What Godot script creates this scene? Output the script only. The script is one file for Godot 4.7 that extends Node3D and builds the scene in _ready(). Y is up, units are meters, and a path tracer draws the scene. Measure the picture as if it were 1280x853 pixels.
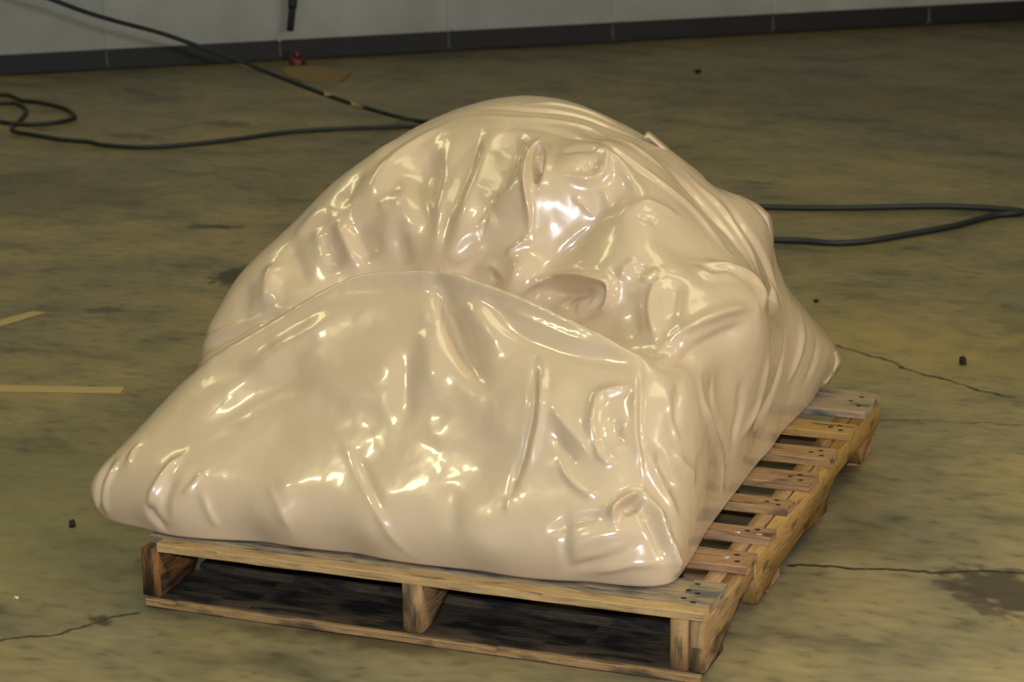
extends Node3D
# A glossy tan vinyl bundle slumped over a wooden pallet on a sealed concrete warehouse floor.
# World axes: the pallet's front right ground corner is the origin, x to the right, -z away. Units are metres.

const ROOM_CORNER := Vector3(-3.9465, 0, -4.2237)   # a point on the foot of the back wall
const ROOM_TURN := 0.57974                          # the back wall runs askew to the pallet
var made := {}
var rng := RandomNumberGenerator.new()

# ------------------------------------------------------------------ naming
func numbered(called: String) -> String:
	var n: int = made.get(called, 0)
	made[called] = n + 1
	return called if n == 0 else "%s_%03d" % [called, n]

func tag(o: Node, label := "", category := "", group := "", kind := "") -> Node:
	if label != "": o.set_meta("label", label)
	if category != "": o.set_meta("category", category)
	if group != "": o.set_meta("group", group)
	if kind != "": o.set_meta("kind", kind)
	return o

func thing(called: String, at: Vector3, label: String, category: String, group := "", turn := 0.0) -> Node3D:
	var o := Node3D.new()
	o.name = numbered(called)
	add_child(o, true)
	o.position = at
	o.rotation.y = turn
	tag(o, label, category, group)
	return o

func obj(called: String, mesh: Mesh, mat: Material, parent: Node = self) -> MeshInstance3D:
	var o := MeshInstance3D.new()
	o.name = numbered(called) if parent == self else called
	o.mesh = mesh
	o.material_override = mat
	o.cast_shadow = GeometryInstance3D.SHADOW_CASTING_SETTING_ON
	parent.add_child(o, true)
	return o

# ------------------------------------------------------------------ materials
func mat(col: Color, rough := 0.6, spec := 0.5) -> StandardMaterial3D:
	var m := StandardMaterial3D.new()
	m.albedo_color = col
	m.roughness = rough
	m.metallic_specular = spec
	return m

func noise(freq: float, seed_at: int, octaves := 4) -> FastNoiseLite:
	var n := FastNoiseLite.new()
	n.noise_type = FastNoiseLite.TYPE_SIMPLEX_SMOOTH
	n.seed = seed_at
	n.frequency = freq
	n.fractal_type = FastNoiseLite.FRACTAL_FBM
	n.fractal_octaves = octaves
	return n

func wood(light: Color, mid: Color, dark: Color, seed_at: int, grime := 0.3) -> StandardMaterial3D:
	# u runs along the plank (one texture length is 0.6 m), v across it
	var w := 384
	var h := 192
	var img := Image.create(w, h, false, Image.FORMAT_RGB8)
	var bump := Image.create(w, h, false, Image.FORMAT_RGB8)
	var broad := noise(1.0, seed_at, 3)
	var fine := noise(1.0, seed_at + 7, 3)
	var spots := noise(1.0, seed_at + 13, 4)
	for y in h:
		for x in w:
			var bend := broad.get_noise_2d(x * 0.006, y * 0.01) * 14.0
			var ring := 0.5 + 0.5 * sin((y + bend) * 0.55 + broad.get_noise_2d(x * 0.004, y * 0.03 + 40.0) * 9.0)
			var f := fine.get_noise_2d(x * 0.02, y * 0.55) * 0.5 + 0.5
			var blot := spots.get_noise_2d(x * 0.016 + 70.0, y * 0.022) * 0.5 + 0.5
			var c := light.lerp(mid, clampf(0.1 + 0.16 * ring + 0.8 * (f - 0.5) + 0.9 * (blot - 0.3), 0, 1))
			var g := clampf((spots.get_noise_2d(x * 0.010, y * 0.03) - 0.30 + grime) * 2.6, 0, 1)
			c = c.lerp(dark, g * (0.45 + 0.5 * f))
			var streak := clampf((fine.get_noise_2d(x * 0.008 + 90.0, y * 0.9) - 0.28) * 3.0, 0, 1)
			c = c.lerp(dark, streak * 0.45)
			var speck := clampf((fine.get_noise_2d(x * 0.25, y * 0.3 + 300.0) - 0.38) * 3.0, 0, 1)
			c = c.lerp(dark, speck * 0.5)
			img.set_pixel(x, y, c)
			var b := clampf(0.55 + 0.25 * (f - 0.5) - 0.35 * streak - 0.12 * ring, 0, 1)
			bump.set_pixel(x, y, Color(b, b, b))
	var m := StandardMaterial3D.new()
	img.generate_mipmaps()
	m.albedo_texture = ImageTexture.create_from_image(img)
	bump.bump_map_to_normal_map(2.5)
	m.normal_enabled = true
	m.normal_texture = ImageTexture.create_from_image(bump)
	m.normal_scale = 0.8
	m.roughness = 0.78
	m.metallic_specular = 0.35
	return m

# ------------------------------------------------------------------ shapes
func quad(st: SurfaceTool, a: Vector3, b: Vector3, c: Vector3, d: Vector3, ua := Vector2.ZERO, ub := Vector2.ZERO, uc := Vector2.ZERO, ud := Vector2.ZERO) -> void:
	# corners run clockwise as seen from outside
	for k in [[a, ua], [b, ub], [c, uc], [a, ua], [c, uc], [d, ud]]:
		st.set_uv(k[1])
		st.add_vertex(k[0])

func begin() -> SurfaceTool:
	var st := SurfaceTool.new()
	st.begin(Mesh.PRIMITIVE_TRIANGLES)
	return st

func box_mesh(size: Vector3, bevel := 0.0) -> ArrayMesh:
	# centred box with chamfered long edges
	return plank(size, 1, 0.0, bevel, 0)

func plank(size: Vector3, cuts: int, wobble: float, bevel: float, seed_at: int) -> ArrayMesh:
	# a sawn board lying along x, centred; the arrises are chamfered and slightly uneven
	var st := begin()
	var r := RandomNumberGenerator.new()
	r.seed = seed_at + 11
	var hy := size.y / 2.0
	var hz := size.z / 2.0
	var b := minf(bevel, minf(hy, hz) * 0.6)
	var section := [Vector2(hz - b, hy), Vector2(hz, hy - b), Vector2(hz, -hy + b), Vector2(hz - b, -hy), Vector2(-hz + b, -hy), Vector2(-hz, -hy + b), Vector2(-hz, hy - b), Vector2(-hz + b, hy)]
	var u0 := r.randf()
	var v0 := r.randf()
	var rows := []
	var nz := noise(2.2, seed_at + 5, 3)
	for i in cuts + 1:
		var x := lerpf(-size.x / 2.0, size.x / 2.0, float(i) / cuts)
		var row := []
		for k in 8:
			var s: Vector2 = section[k]
			var dx := 0.0
			if wobble > 0.0:
				s.x += nz.get_noise_2d(x * 3.0, k * 0.35 + (4.0 if s.x < 0 else 0.0)) * wobble * 1.6
				s.y += nz.get_noise_2d(x * 3.0 + 50.0, k * 0.35) * wobble * 0.8
				if i == 0 or i == cuts: dx = r.randf_range(-wobble, wobble)
			row.append(Vector3(x + dx, s.y, s.x))
		rows.append(row)
	var per := [0.0]
	for k in 8: per.append(per[k] + (section[k] as Vector2).distance_to(section[(k + 1) % 8]))
	for i in cuts:
		for k in 8:
			var j := (k + 1) % 8
			var ua: float = u0 + (rows[i][k] as Vector3).x / 0.6
			var ub: float = u0 + (rows[i + 1][k] as Vector3).x / 0.6
			var va: float = v0 + per[k] / 0.3
			var vb: float = v0 + per[k + 1] / 0.3
			st.set_smooth_group(-1)
			quad(st, rows[i][k], rows[i + 1][k], rows[i + 1][j], rows[i][j], Vector2(ua, va), Vector2(ub, va), Vector2(ub, vb), Vector2(ua, vb))
	for e in [0, cuts]:
		var mid := Vector3.ZERO
		for k in 8: mid += rows[e][k] / 8.0
		for k in 8:
			var j := (k + 1) % 8
			var p: Vector3 = rows[e][k]
			var q: Vector3 = rows[e][j]
			var tri := [mid, p, q] if e == 0 else [mid, q, p]
			for v in tri:
				st.set_uv(Vector2(u0 + v.z / 0.25, v0 + v.y / 0.12))
				st.add_vertex(v)
	st.generate_normals()
	st.generate_tangents()
	return st.commit()

func extruded(outline: PackedVector2Array, x0: float, x1: float, seed_at: int, bevel := 0.003) -> ArrayMesh:
	# an outline in (z, y) pushed out along x, with a small chamfer on the outer face
	var st := begin()
	var r := RandomNumberGenerator.new()
	r.seed = seed_at
	var u0 := r.randf()
	var v0 := r.randf()
	var pts := outline
	if Geometry2D.is_polygon_clockwise(pts): pts.reverse()
	var small := Geometry2D.offset_polygon(pts, -bevel, Geometry2D.JOIN_MITER)
	var inner: PackedVector2Array = pts
	if small.size() == 1 and small[0].size() == pts.size(): inner = small[0]
	# line the inner outline up with the outer one
	var shift := 0
	var near := 1e9
	for k in inner.size():
		if inner[k].distance_to(pts[0]) < near:
			near = inner[k].distance_to(pts[0])
			shift = k
	var rings := []
	for e in [[x0, true], [x0 + bevel, false], [x1 - bevel, false], [x1, true]]:
		var ring := []
		for k in pts.size():
			var q: Vector2 = inner[(k + shift) % inner.size()] if e[1] else pts[k]
			ring.append(Vector3(e[0], q.y, q.x))
		rings.append(ring)
	for s in 3:
		for k in pts.size():
			var j := (k + 1) % pts.size()
			var a: Vector3 = rings[s][k]
			var b: Vector3 = rings[s][j]
			var c: Vector3 = rings[s + 1][j]
			var d: Vector3 = rings[s + 1][k]
			quad(st, a, b, c, d, Vector2(u0 + (a.z + a.y) / 0.6, v0 + a.x / 0.3), Vector2(u0 + (b.z + b.y) / 0.6, v0 + b.x / 0.3), Vector2(u0 + (c.z + c.y) / 0.6, v0 + c.x / 0.3), Vector2(u0 + (d.z + d.y) / 0.6, v0 + d.x / 0.3))
	for e in [0, 3]:
		var flat := PackedVector2Array()
		for v in rings[e]: flat.append(Vector2(v.z, v.y))
		var ids := Geometry2D.triangulate_polygon(flat)
		for t in range(0, ids.size(), 3):
			var tri := [rings[e][ids[t]], rings[e][ids[t + 1]], rings[e][ids[t + 2]]]
			var n: Vector3 = (tri[1] - tri[0]).cross(tri[2] - tri[0])
			# clockwise from outside: the cross product points inwards
			if (n.x > 0) == (e == 3): tri = [tri[0], tri[2], tri[1]]
			for v in tri:
				st.set_uv(Vector2(u0 + v.z / 0.6, v0 + v.y / 0.3))
				st.add_vertex(v)
	st.generate_normals()
	st.generate_tangents()
	return st.commit()

func curve_points(pts: PackedVector3Array, per := 8) -> PackedVector3Array:
	var out := PackedVector3Array()
	for i in pts.size() - 1:
		var a := pts[maxi(i - 1, 0)]
		var d := pts[mini(i + 2, pts.size() - 1)]
		for k in per: out.append(pts[i].cubic_interpolate(pts[i + 1], a, d, float(k) / per))
	out.append(pts[pts.size() - 1])
	return out

func tube(pts: PackedVector3Array, radius: float, sides := 10, per := 8, end_radius := -1.0) -> ArrayMesh:
	var line := curve_points(pts, per)
	var st := begin()
	st.set_smooth_group(0)
	var up := Vector3.UP
	var rings := []
	var far := 0.0
	for i in line.size():
		var t := (line[mini(i + 1, line.size() - 1)] - line[maxi(i - 1, 0)]).normalized()
		var s := t.cross(up if absf(t.y) < 0.95 else Vector3.RIGHT).normalized()
		var u := s.cross(t).normalized()
		if i > 0: far += line[i].distance_to(line[i - 1])
		var rad := radius if end_radius < 0 else lerpf(radius, end_radius, float(i) / (line.size() - 1))
		var ring := []
		for k in sides:
			var a := TAU * k / sides
			ring.append(line[i] + (s * cos(a) + u * sin(a)) * rad)
		rings.append([ring, far, line[i]])
	for i in line.size() - 1:
		for k in sides:
			var j := (k + 1) % sides
			var ua: float = rings[i][1]
			var ub: float = rings[i + 1][1]
			quad(st, rings[i][0][k], rings[i][0][j], rings[i + 1][0][j], rings[i + 1][0][k], Vector2(ua, float(k) / sides), Vector2(ua, float(k + 1) / sides), Vector2(ub, float(k + 1) / sides), Vector2(ub, float(k) / sides))
	for e in [0, line.size() - 1]:
		for k in sides:
			var j := (k + 1) % sides
			var tri := [rings[e][2], rings[e][0][j], rings[e][0][k]] if e == 0 else [rings[e][2], rings[e][0][k], rings[e][0][j]]
			for v in tri:
				st.set_uv(Vector2.ZERO)
				st.add_vertex(v)
	st.generate_normals()
	return st.commit()

func sheet(outline: PackedVector2Array, thick: float) -> ArrayMesh:
	# a flat piece lying on the floor, outline in (x, z), lifted from y = 0 to y = thick
	var st := begin()
	var ids := Geometry2D.triangulate_polygon(outline)
	st.set_smooth_group(-1)
	for t in range(0, ids.size(), 3):
		var tri := [outline[ids[t]], outline[ids[t + 1]], outline[ids[t + 2]]]
		if (tri[1] - tri[0]).cross(tri[2] - tri[0]) < 0: tri = [tri[0], tri[2], tri[1]]
		st.set_uv(Vector2.ZERO)
		for v in tri: st.add_vertex(Vector3(v.x, thick, v.y))
		for v in [tri[0], tri[2], tri[1]]: st.add_vertex(Vector3(v.x, 0.0005, v.y))
	var turn := Geometry2D.is_polygon_clockwise(outline)
	for k in outline.size():
		var a := outline[k]
		var b := outline[(k + 1) % outline.size()]
		if not turn:
			var sw := a
			a = b
			b = sw
		quad(st, Vector3(a.x, thick, a.y), Vector3(b.x, thick, b.y), Vector3(b.x, 0.0005, b.y), Vector3(a.x, 0.0005, a.y))
	st.generate_normals()
	return st.commit()

func ribbon(edge: PackedVector3Array, over: PackedVector3Array, thick: float) -> ArrayMesh:
	# a strip of cloth between two edges, with thickness
	var a := curve_points(edge, 6)
	var b := curve_points(over, 6)
	var st := begin()
	st.set_smooth_group(0)
	var n := a.size()
	var back_a := PackedVector3Array()
	var back_b := PackedVector3Array()
	for i in n:
		var t := a[mini(i + 1, n - 1)] - a[maxi(i - 1, 0)]
		var nn := t.cross(b[i] - a[i]).normalized() * thick
		back_a.append(a[i] + nn)
		back_b.append(b[i] + nn)
	for i in n - 1:
		quad(st, a[i], a[i + 1], b[i + 1], b[i])
		quad(st, back_a[i + 1], back_a[i], back_b[i], back_b[i + 1])
		quad(st, b[i], b[i + 1], back_b[i + 1], back_b[i])
		quad(st, a[i + 1], a[i], back_a[i], back_a[i + 1])
	quad(st, a[0], b[0], back_b[0], back_a[0])
	quad(st, b[n - 1], a[n - 1], back_a[n - 1], back_b[n - 1])
	st.generate_normals()
	return st.commit()

func disc(radius: float, thick: float, sides := 10) -> ArrayMesh:
	var st := begin()
	for k in sides:
		var a := Vector3(cos(TAU * k / sides), 0, sin(TAU * k / sides)) * radius
		var b := Vector3(cos(TAU * (k + 1) / sides), 0, sin(TAU * (k + 1) / sides)) * radius
		var up := Vector3.UP * thick
		for v in [up * 1.15, a * 0.8 + up, b * 0.8 + up]:
			st.set_uv(Vector2(v.x, v.z))
			st.add_vertex(v)
		quad(st, a * 0.8 + up, a + up * 0.6, b + up * 0.6, b * 0.8 + up)
		quad(st, a + up * 0.6, a, b, b + up * 0.6)
	st.generate_normals()
	return st.commit()

# ------------------------------------------------------------------ the bundle
# Its skin is a closed surface round HEART: for every direction a distance, spread smoothly between control points, then creased along fold lines.
const HEART := Vector3(-0.58, 0.125, -0.62)
var folds := []
var crumples := []   # where, how far round, how deep

func fold(height: float, left: float, right: float, power: float, line: Array) -> void:
	folds.append([height, left, right, power, PackedVector3Array(line)])

func control_points() -> Array:
	# the crisp upper lip of the front face comes first, then the rest of the skin
	return [
		Vector3(-1.007, 0.378, -0.255), Vector3(-0.992, 0.388, -0.263), Vector3(-0.977, 0.399, -0.27), Vector3(-0.961, 0.409, -0.277), Vector3(-0.946, 0.419, -0.285), Vector3(-0.93, 0.429, -0.292),
		Vector3(-0.914, 0.439, -0.3), Vector3(-0.899, 0.448, -0.307), Vector3(-0.883, 0.458, -0.314), Vector3(-0.868, 0.469, -0.322), Vector3(-0.852, 0.479, -0.328), Vector3(-0.836, 0.489, -0.335),
		Vector3(-0.82, 0.498, -0.341), Vector3(-0.803, 0.507, -0.347), Vector3(-0.786, 0.515, -0.353), Vector3(-0.768, 0.522, -0.358), Vector3(-0.749, 0.528, -0.362), Vector3(-0.728, 0.532, -0.364),
		Vector3(-0.707, 0.535, -0.365), Vector3(-0.686, 0.538, -0.365), Vector3(-0.665, 0.54, -0.364), Vector3(-0.643, 0.542, -0.363), Vector3(-0.621, 0.544, -0.361), Vector3(-0.6, 0.545, -0.359),
		Vector3(-0.578, 0.545, -0.355), Vector3(-0.556, 0.544, -0.351), Vector3(-0.534, 0.541, -0.347), Vector3(-0.513, 0.537, -0.342), Vector3(-0.492, 0.534, -0.338), Vector3(-0.471, 0.53, -0.333),
		Vector3(-0.45, 0.526, -0.328), Vector3(-0.43, 0.522, -0.323), Vector3(-0.409, 0.518, -0.318), Vector3(-0.389, 0.513, -0.314), Vector3(-0.369, 0.509, -0.309), Vector3(-0.349, 0.504, -0.304),
		Vector3(-0.329, 0.499, -0.3), Vector3(-0.309, 0.494, -0.295), Vector3(-0.29, 0.489, -0.291), Vector3(-0.271, 0.484, -0.287), Vector3(-0.252, 0.478, -0.283), Vector3(-0.233, 0.472, -0.279),
		Vector3(-0.214, 0.466, -0.275), Vector3(-0.196, 0.46, -0.27), Vector3(-1.006, 0.365, -0.325), Vector3(-0.991, 0.373, -0.332), Vector3(-0.975, 0.381, -0.34), Vector3(-0.96, 0.389, -0.347),
		Vector3(-0.944, 0.396, -0.355), Vector3(-0.928, 0.404, -0.362), Vector3(-0.912, 0.412, -0.369), Vector3(-0.897, 0.42, -0.377), Vector3(-0.881, 0.428, -0.383), Vector3(-0.864, 0.436, -0.39),
		Vector3(-0.848, 0.444, -0.396), Vector3(-0.831, 0.451, -0.402), Vector3(-0.813, 0.458, -0.408), Vector3(-0.795, 0.464, -0.413), Vector3(-0.775, 0.469, -0.417), Vector3(-0.755, 0.473, -0.419),
		Vector3(-0.734, 0.477, -0.42), Vector3(-0.712, 0.479, -0.42), Vector3(-0.69, 0.482, -0.419), Vector3(-0.668, 0.484, -0.418), Vector3(-0.646, 0.486, -0.416), Vector3(-0.624, 0.487, -0.414),
		Vector3(-0.602, 0.487, -0.41), Vector3(-0.58, 0.486, -0.406), Vector3(-0.558, 0.483, -0.402), Vector3(-0.536, 0.48, -0.397), Vector3(-0.515, 0.476, -0.393), Vector3(-0.494, 0.472, -0.388),
		Vector3(-0.473, 0.468, -0.383), Vector3(-0.452, 0.464, -0.378), Vector3(-0.431, 0.46, -0.373), Vector3(-0.41, 0.456, -0.369), Vector3(-0.39, 0.452, -0.364), Vector3(-0.369, 0.448, -0.359),
		Vector3(-0.349, 0.445, -0.355), Vector3(-0.329, 0.441, -0.35), Vector3(-0.309, 0.438, -0.346), Vector3(-0.29, 0.435, -0.342), Vector3(-0.271, 0.432, -0.338), Vector3(-0.252, 0.43, -0.334),
		Vector3(-0.485, 0.66, -0.54), Vector3(-0.39, 0.627, -0.561), Vector3(-0.494, 0.572, -0.508), Vector3(-0.405, 0.566, -0.537), Vector3(-0.451, 0.616, -0.538), Vector3(-0.373, 0.606, -0.56),
		Vector3(-0.488, 0.624, -0.524), Vector3(-0.44, 0.651, -0.551), Vector3(-0.445, 0.558, -0.52), Vector3(-1.039, 0.126, -0.04), Vector3(-0.808, 0.126, -0.049), Vector3(-0.627, 0.126, -0.05),
		Vector3(-0.404, 0.126, -0.045), Vector3(-0.211, 0.126, -0.06), Vector3(-0.079, 0.126, -0.105), Vector3(-1.01, 0.183, -0.015), Vector3(-0.791, 0.185, -0.02), Vector3(-0.603, 0.186, -0.02),
		Vector3(-0.391, 0.186, -0.015), Vector3(-0.22, 0.181, -0.03), Vector3(-0.084, 0.176, -0.09), Vector3(-1.007, 0.258, -0.1), Vector3(-0.816, 0.276, -0.11), Vector3(-0.621, 0.279, -0.1),
		Vector3(-0.423, 0.28, -0.1), Vector3(-0.262, 0.288, -0.09), Vector3(-0.15, 0.301, -0.13), Vector3(-0.935, 0.353, -0.2), Vector3(-0.794, 0.414, -0.24), Vector3(-0.647, 0.42, -0.22),
		Vector3(-0.474, 0.414, -0.2), Vector3(-0.318, 0.41, -0.17), Vector3(-0.176, 0.401, -0.2), Vector3(-1.138, 0.134, -0.06), Vector3(-1.175, 0.175, -0.09), Vector3(-1.141, 0.227, -0.15),
		Vector3(-1.084, 0.311, -0.28), Vector3(-1.092, 0.388, -0.42), Vector3(-1.07, 0.461, -0.5), Vector3(-1.012, 0.523, -0.55), Vector3(-0.92, 0.624, -0.63), Vector3(-0.841, 0.688, -0.68),
		Vector3(-0.792, 0.719, -0.82), Vector3(-0.732, 0.735, -0.9), Vector3(-0.68, 0.739, -0.94), Vector3(-0.621, 0.739, -0.96), Vector3(-0.558, 0.728, -0.97), Vector3(-0.473, 0.702, -0.96),
		Vector3(-0.721, 0.716, -0.71), Vector3(-0.652, 0.732, -0.72), Vector3(-0.595, 0.74, -0.74), Vector3(-0.537, 0.741, -0.755), Vector3(-0.48, 0.733, -0.76), Vector3(-0.425, 0.715, -0.765),
		Vector3(-0.327, 0.672, -0.86), Vector3(-0.276, 0.617, -0.9), Vector3(-0.219, 0.574, -0.95), Vector3(-0.175, 0.523, -0.98), Vector3(-0.163, 0.455, -1), Vector3(-0.132, 0.331, -1.08),
		Vector3(-0.095, 0.217, -1.2), Vector3(-0.102, 0.144, -1.3), Vector3(-0.904, 0.479, -0.46), Vector3(-0.799, 0.515, -0.5), Vector3(-0.657, 0.535, -0.485), Vector3(-0.499, 0.52, -0.46),
		Vector3(-0.371, 0.485, -0.44), Vector3(-0.249, 0.453, -0.385), Vector3(-0.959, 0.454, -0.42), Vector3(-0.855, 0.559, -0.52), Vector3(-0.746, 0.596, -0.53), Vector3(-0.658, 0.567, -0.49),
		Vector3(-0.718, 0.653, -0.62), Vector3(-0.594, 0.632, -0.55), Vector3(-0.639, 0.701, -0.665), Vector3(-0.495, 0.698, -0.62), Vector3(-0.386, 0.726, -0.66), Vector3(-0.515, 0.55, -0.495),
		Vector3(-0.318, 0.637, -0.55), Vector3(-0.318, 0.557, -0.46), Vector3(-0.243, 0.584, -0.55), Vector3(-0.184, 0.545, -0.55), Vector3(-0.181, 0.491, -0.4), Vector3(-0.073, 0.481, -0.55),
		Vector3(-0.109, 0.462, -0.45), Vector3(-0.23, 0.589, -0.75), Vector3(-0.153, 0.527, -0.75), Vector3(-0.115, 0.438, -0.78), Vector3(-0.128, 0.41, -0.28), Vector3(-0.109, 0.374, -0.45),
		Vector3(-0.09, 0.332, -0.75), Vector3(-0.093, 0.259, -1), Vector3(-0.109, 0.317, -0.22), Vector3(-0.115, 0.256, -0.15), Vector3(-0.107, 0.241, -0.45), Vector3(-0.105, 0.222, -0.7),
		Vector3(-0.106, 0.214, -0.93), Vector3(-0.981, 0.372, -0.24), Vector3(-0.966, 0.383, -0.247), Vector3(-0.95, 0.393, -0.254), Vector3(-0.935, 0.403, -0.262), Vector3(-0.919, 0.412, -0.269),
		Vector3(-0.904, 0.422, -0.277), Vector3(-0.888, 0.432, -0.284), Vector3(-0.873, 0.442, -0.291), Vector3(-0.858, 0.452, -0.299), Vector3(-0.842, 0.462, -0.305), Vector3(-0.826, 0.472, -0.312),
		Vector3(-0.81, 0.482, -0.318), Vector3(-0.793, 0.491, -0.324), Vector3(-0.776, 0.499, -0.33), Vector3(-0.758, 0.506, -0.335), Vector3(-0.739, 0.511, -0.339), Vector3(-0.719, 0.515, -0.341),
		Vector3(-0.698, 0.519, -0.342), Vector3(-0.677, 0.521, -0.342), Vector3(-0.655, 0.523, -0.341), Vector3(-0.634, 0.526, -0.34), Vector3(-0.612, 0.528, -0.338), Vector3(-0.59, 0.529, -0.336),
		Vector3(-0.569, 0.529, -0.332), Vector3(-0.547, 0.527, -0.328), Vector3(-0.525, 0.525, -0.324), Vector3(-0.504, 0.521, -0.319), Vector3(-0.483, 0.517, -0.315), Vector3(-0.463, 0.514, -0.31),
		Vector3(-0.442, 0.51, -0.305), Vector3(-0.421, 0.506, -0.3), Vector3(-0.401, 0.502, -0.295), Vector3(-0.38, 0.498, -0.291), Vector3(-0.36, 0.493, -0.286), Vector3(-0.341, 0.488, -0.281),
		Vector3(-0.321, 0.484, -0.277), Vector3(-0.301, 0.479, -0.272), Vector3(-0.282, 0.474, -0.268), Vector3(-0.263, 0.468, -0.264), Vector3(-0.244, 0.463, -0.26), Vector3(-0.225, 0.457, -0.256),
		Vector3(-0.207, 0.451, -0.252), Vector3(-0.938, 0.369, -0.227), Vector3(-0.923, 0.379, -0.235), Vector3(-0.907, 0.389, -0.242), Vector3(-0.892, 0.398, -0.25), Vector3(-0.876, 0.408, -0.257),
		Vector3(-0.861, 0.418, -0.264), Vector3(-0.846, 0.428, -0.272), Vector3(-0.83, 0.438, -0.278), Vector3(-0.814, 0.448, -0.285), Vector3(-0.798, 0.457, -0.291), Vector3(-0.781, 0.466, -0.297),
		Vector3(-0.764, 0.474, -0.303), Vector3(-0.747, 0.481, -0.308), Vector3(-0.728, 0.487, -0.312), Vector3(-0.707, 0.491, -0.314), Vector3(-0.687, 0.494, -0.315), Vector3(-0.666, 0.497, -0.315),
		Vector3(-0.645, 0.499, -0.314), Vector3(-0.623, 0.502, -0.313), Vector3(-0.601, 0.504, -0.311), Vector3(-0.58, 0.505, -0.309), Vector3(-0.558, 0.505, -0.305), Vector3(-0.536, 0.503, -0.301),
		Vector3(-0.515, 0.501, -0.297), Vector3(-0.494, 0.498, -0.292), Vector3(-0.473, 0.494, -0.288), Vector3(-0.452, 0.49, -0.283), Vector3(-0.432, 0.487, -0.278), Vector3(-0.411, 0.483, -0.273),
		Vector3(-0.391, 0.479, -0.268), Vector3(-0.371, 0.475, -0.264), Vector3(-0.351, 0.47, -0.259), Vector3(-0.331, 0.466, -0.254), Vector3(-0.311, 0.461, -0.25), Vector3(-0.292, 0.456, -0.245),
		Vector3(-0.272, 0.451, -0.241), Vector3(-0.254, 0.446, -0.237), Vector3(-0.235, 0.441, -0.233), Vector3(-0.216, 0.435, -0.229), Vector3(-0.895, 0.359, -0.214), Vector3(-0.864, 0.379, -0.229),
		Vector3(-0.833, 0.399, -0.244), Vector3(-0.802, 0.419, -0.257), Vector3(-0.77, 0.437, -0.269), Vector3(-0.735, 0.452, -0.28), Vector3(-0.696, 0.462, -0.286), Vector3(-0.655, 0.468, -0.287),
		Vector3(-0.612, 0.473, -0.285), Vector3(-0.569, 0.476, -0.281), Vector3(-0.526, 0.475, -0.273), Vector3(-0.484, 0.469, -0.264), Vector3(-0.442, 0.462, -0.255), Vector3(-0.401, 0.455, -0.245),
		Vector3(-0.361, 0.447, -0.236), Vector3(-0.321, 0.438, -0.226), Vector3(-0.282, 0.429, -0.217), Vector3(-0.244, 0.419, -0.209), Vector3(-0.097, 0.126, -0.322), Vector3(-0.103, 0.126, -0.46),
		Vector3(-0.107, 0.126, -0.603), Vector3(-0.109, 0.126, -0.8), Vector3(-0.111, 0.126, -1.014), Vector3(-0.115, 0.126, -1.2), Vector3(-0.12, 0.126, -1.33), Vector3(-0.4, 0.126, -1.33),
		Vector3(-0.75, 0.126, -1.3), Vector3(-1, 0.126, -1.2), Vector3(-1.1, 0.13, -0.3), Vector3(-1.06, 0.126, -0.7), Vector3(-1.05, 0.126, -1), Vector3(-0.085, 0.126, -0.2),
		Vector3(-0.082, 0.135, -0.13), Vector3(-0.1, 0.23, -0.15), Vector3(-0.3, 0.36, -1.24), Vector3(-0.66, 0.42, -1.2), Vector3(-0.12, 0.234, -1.208), Vector3(-0.938, 0.62, -0.73),
		Vector3(-1.022, 0.528, -0.643), Vector3(-0.253, 0.589, -0.925), Vector3(-0.151, 0.457, -0.943), Vector3(-0.873, 0.668, -0.715), Vector3(-0.161, 0.358, -1.086), Vector3(-1.1, 0.396, -0.461),
		Vector3(-0.279, 0.573, -0.992),
	]

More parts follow.
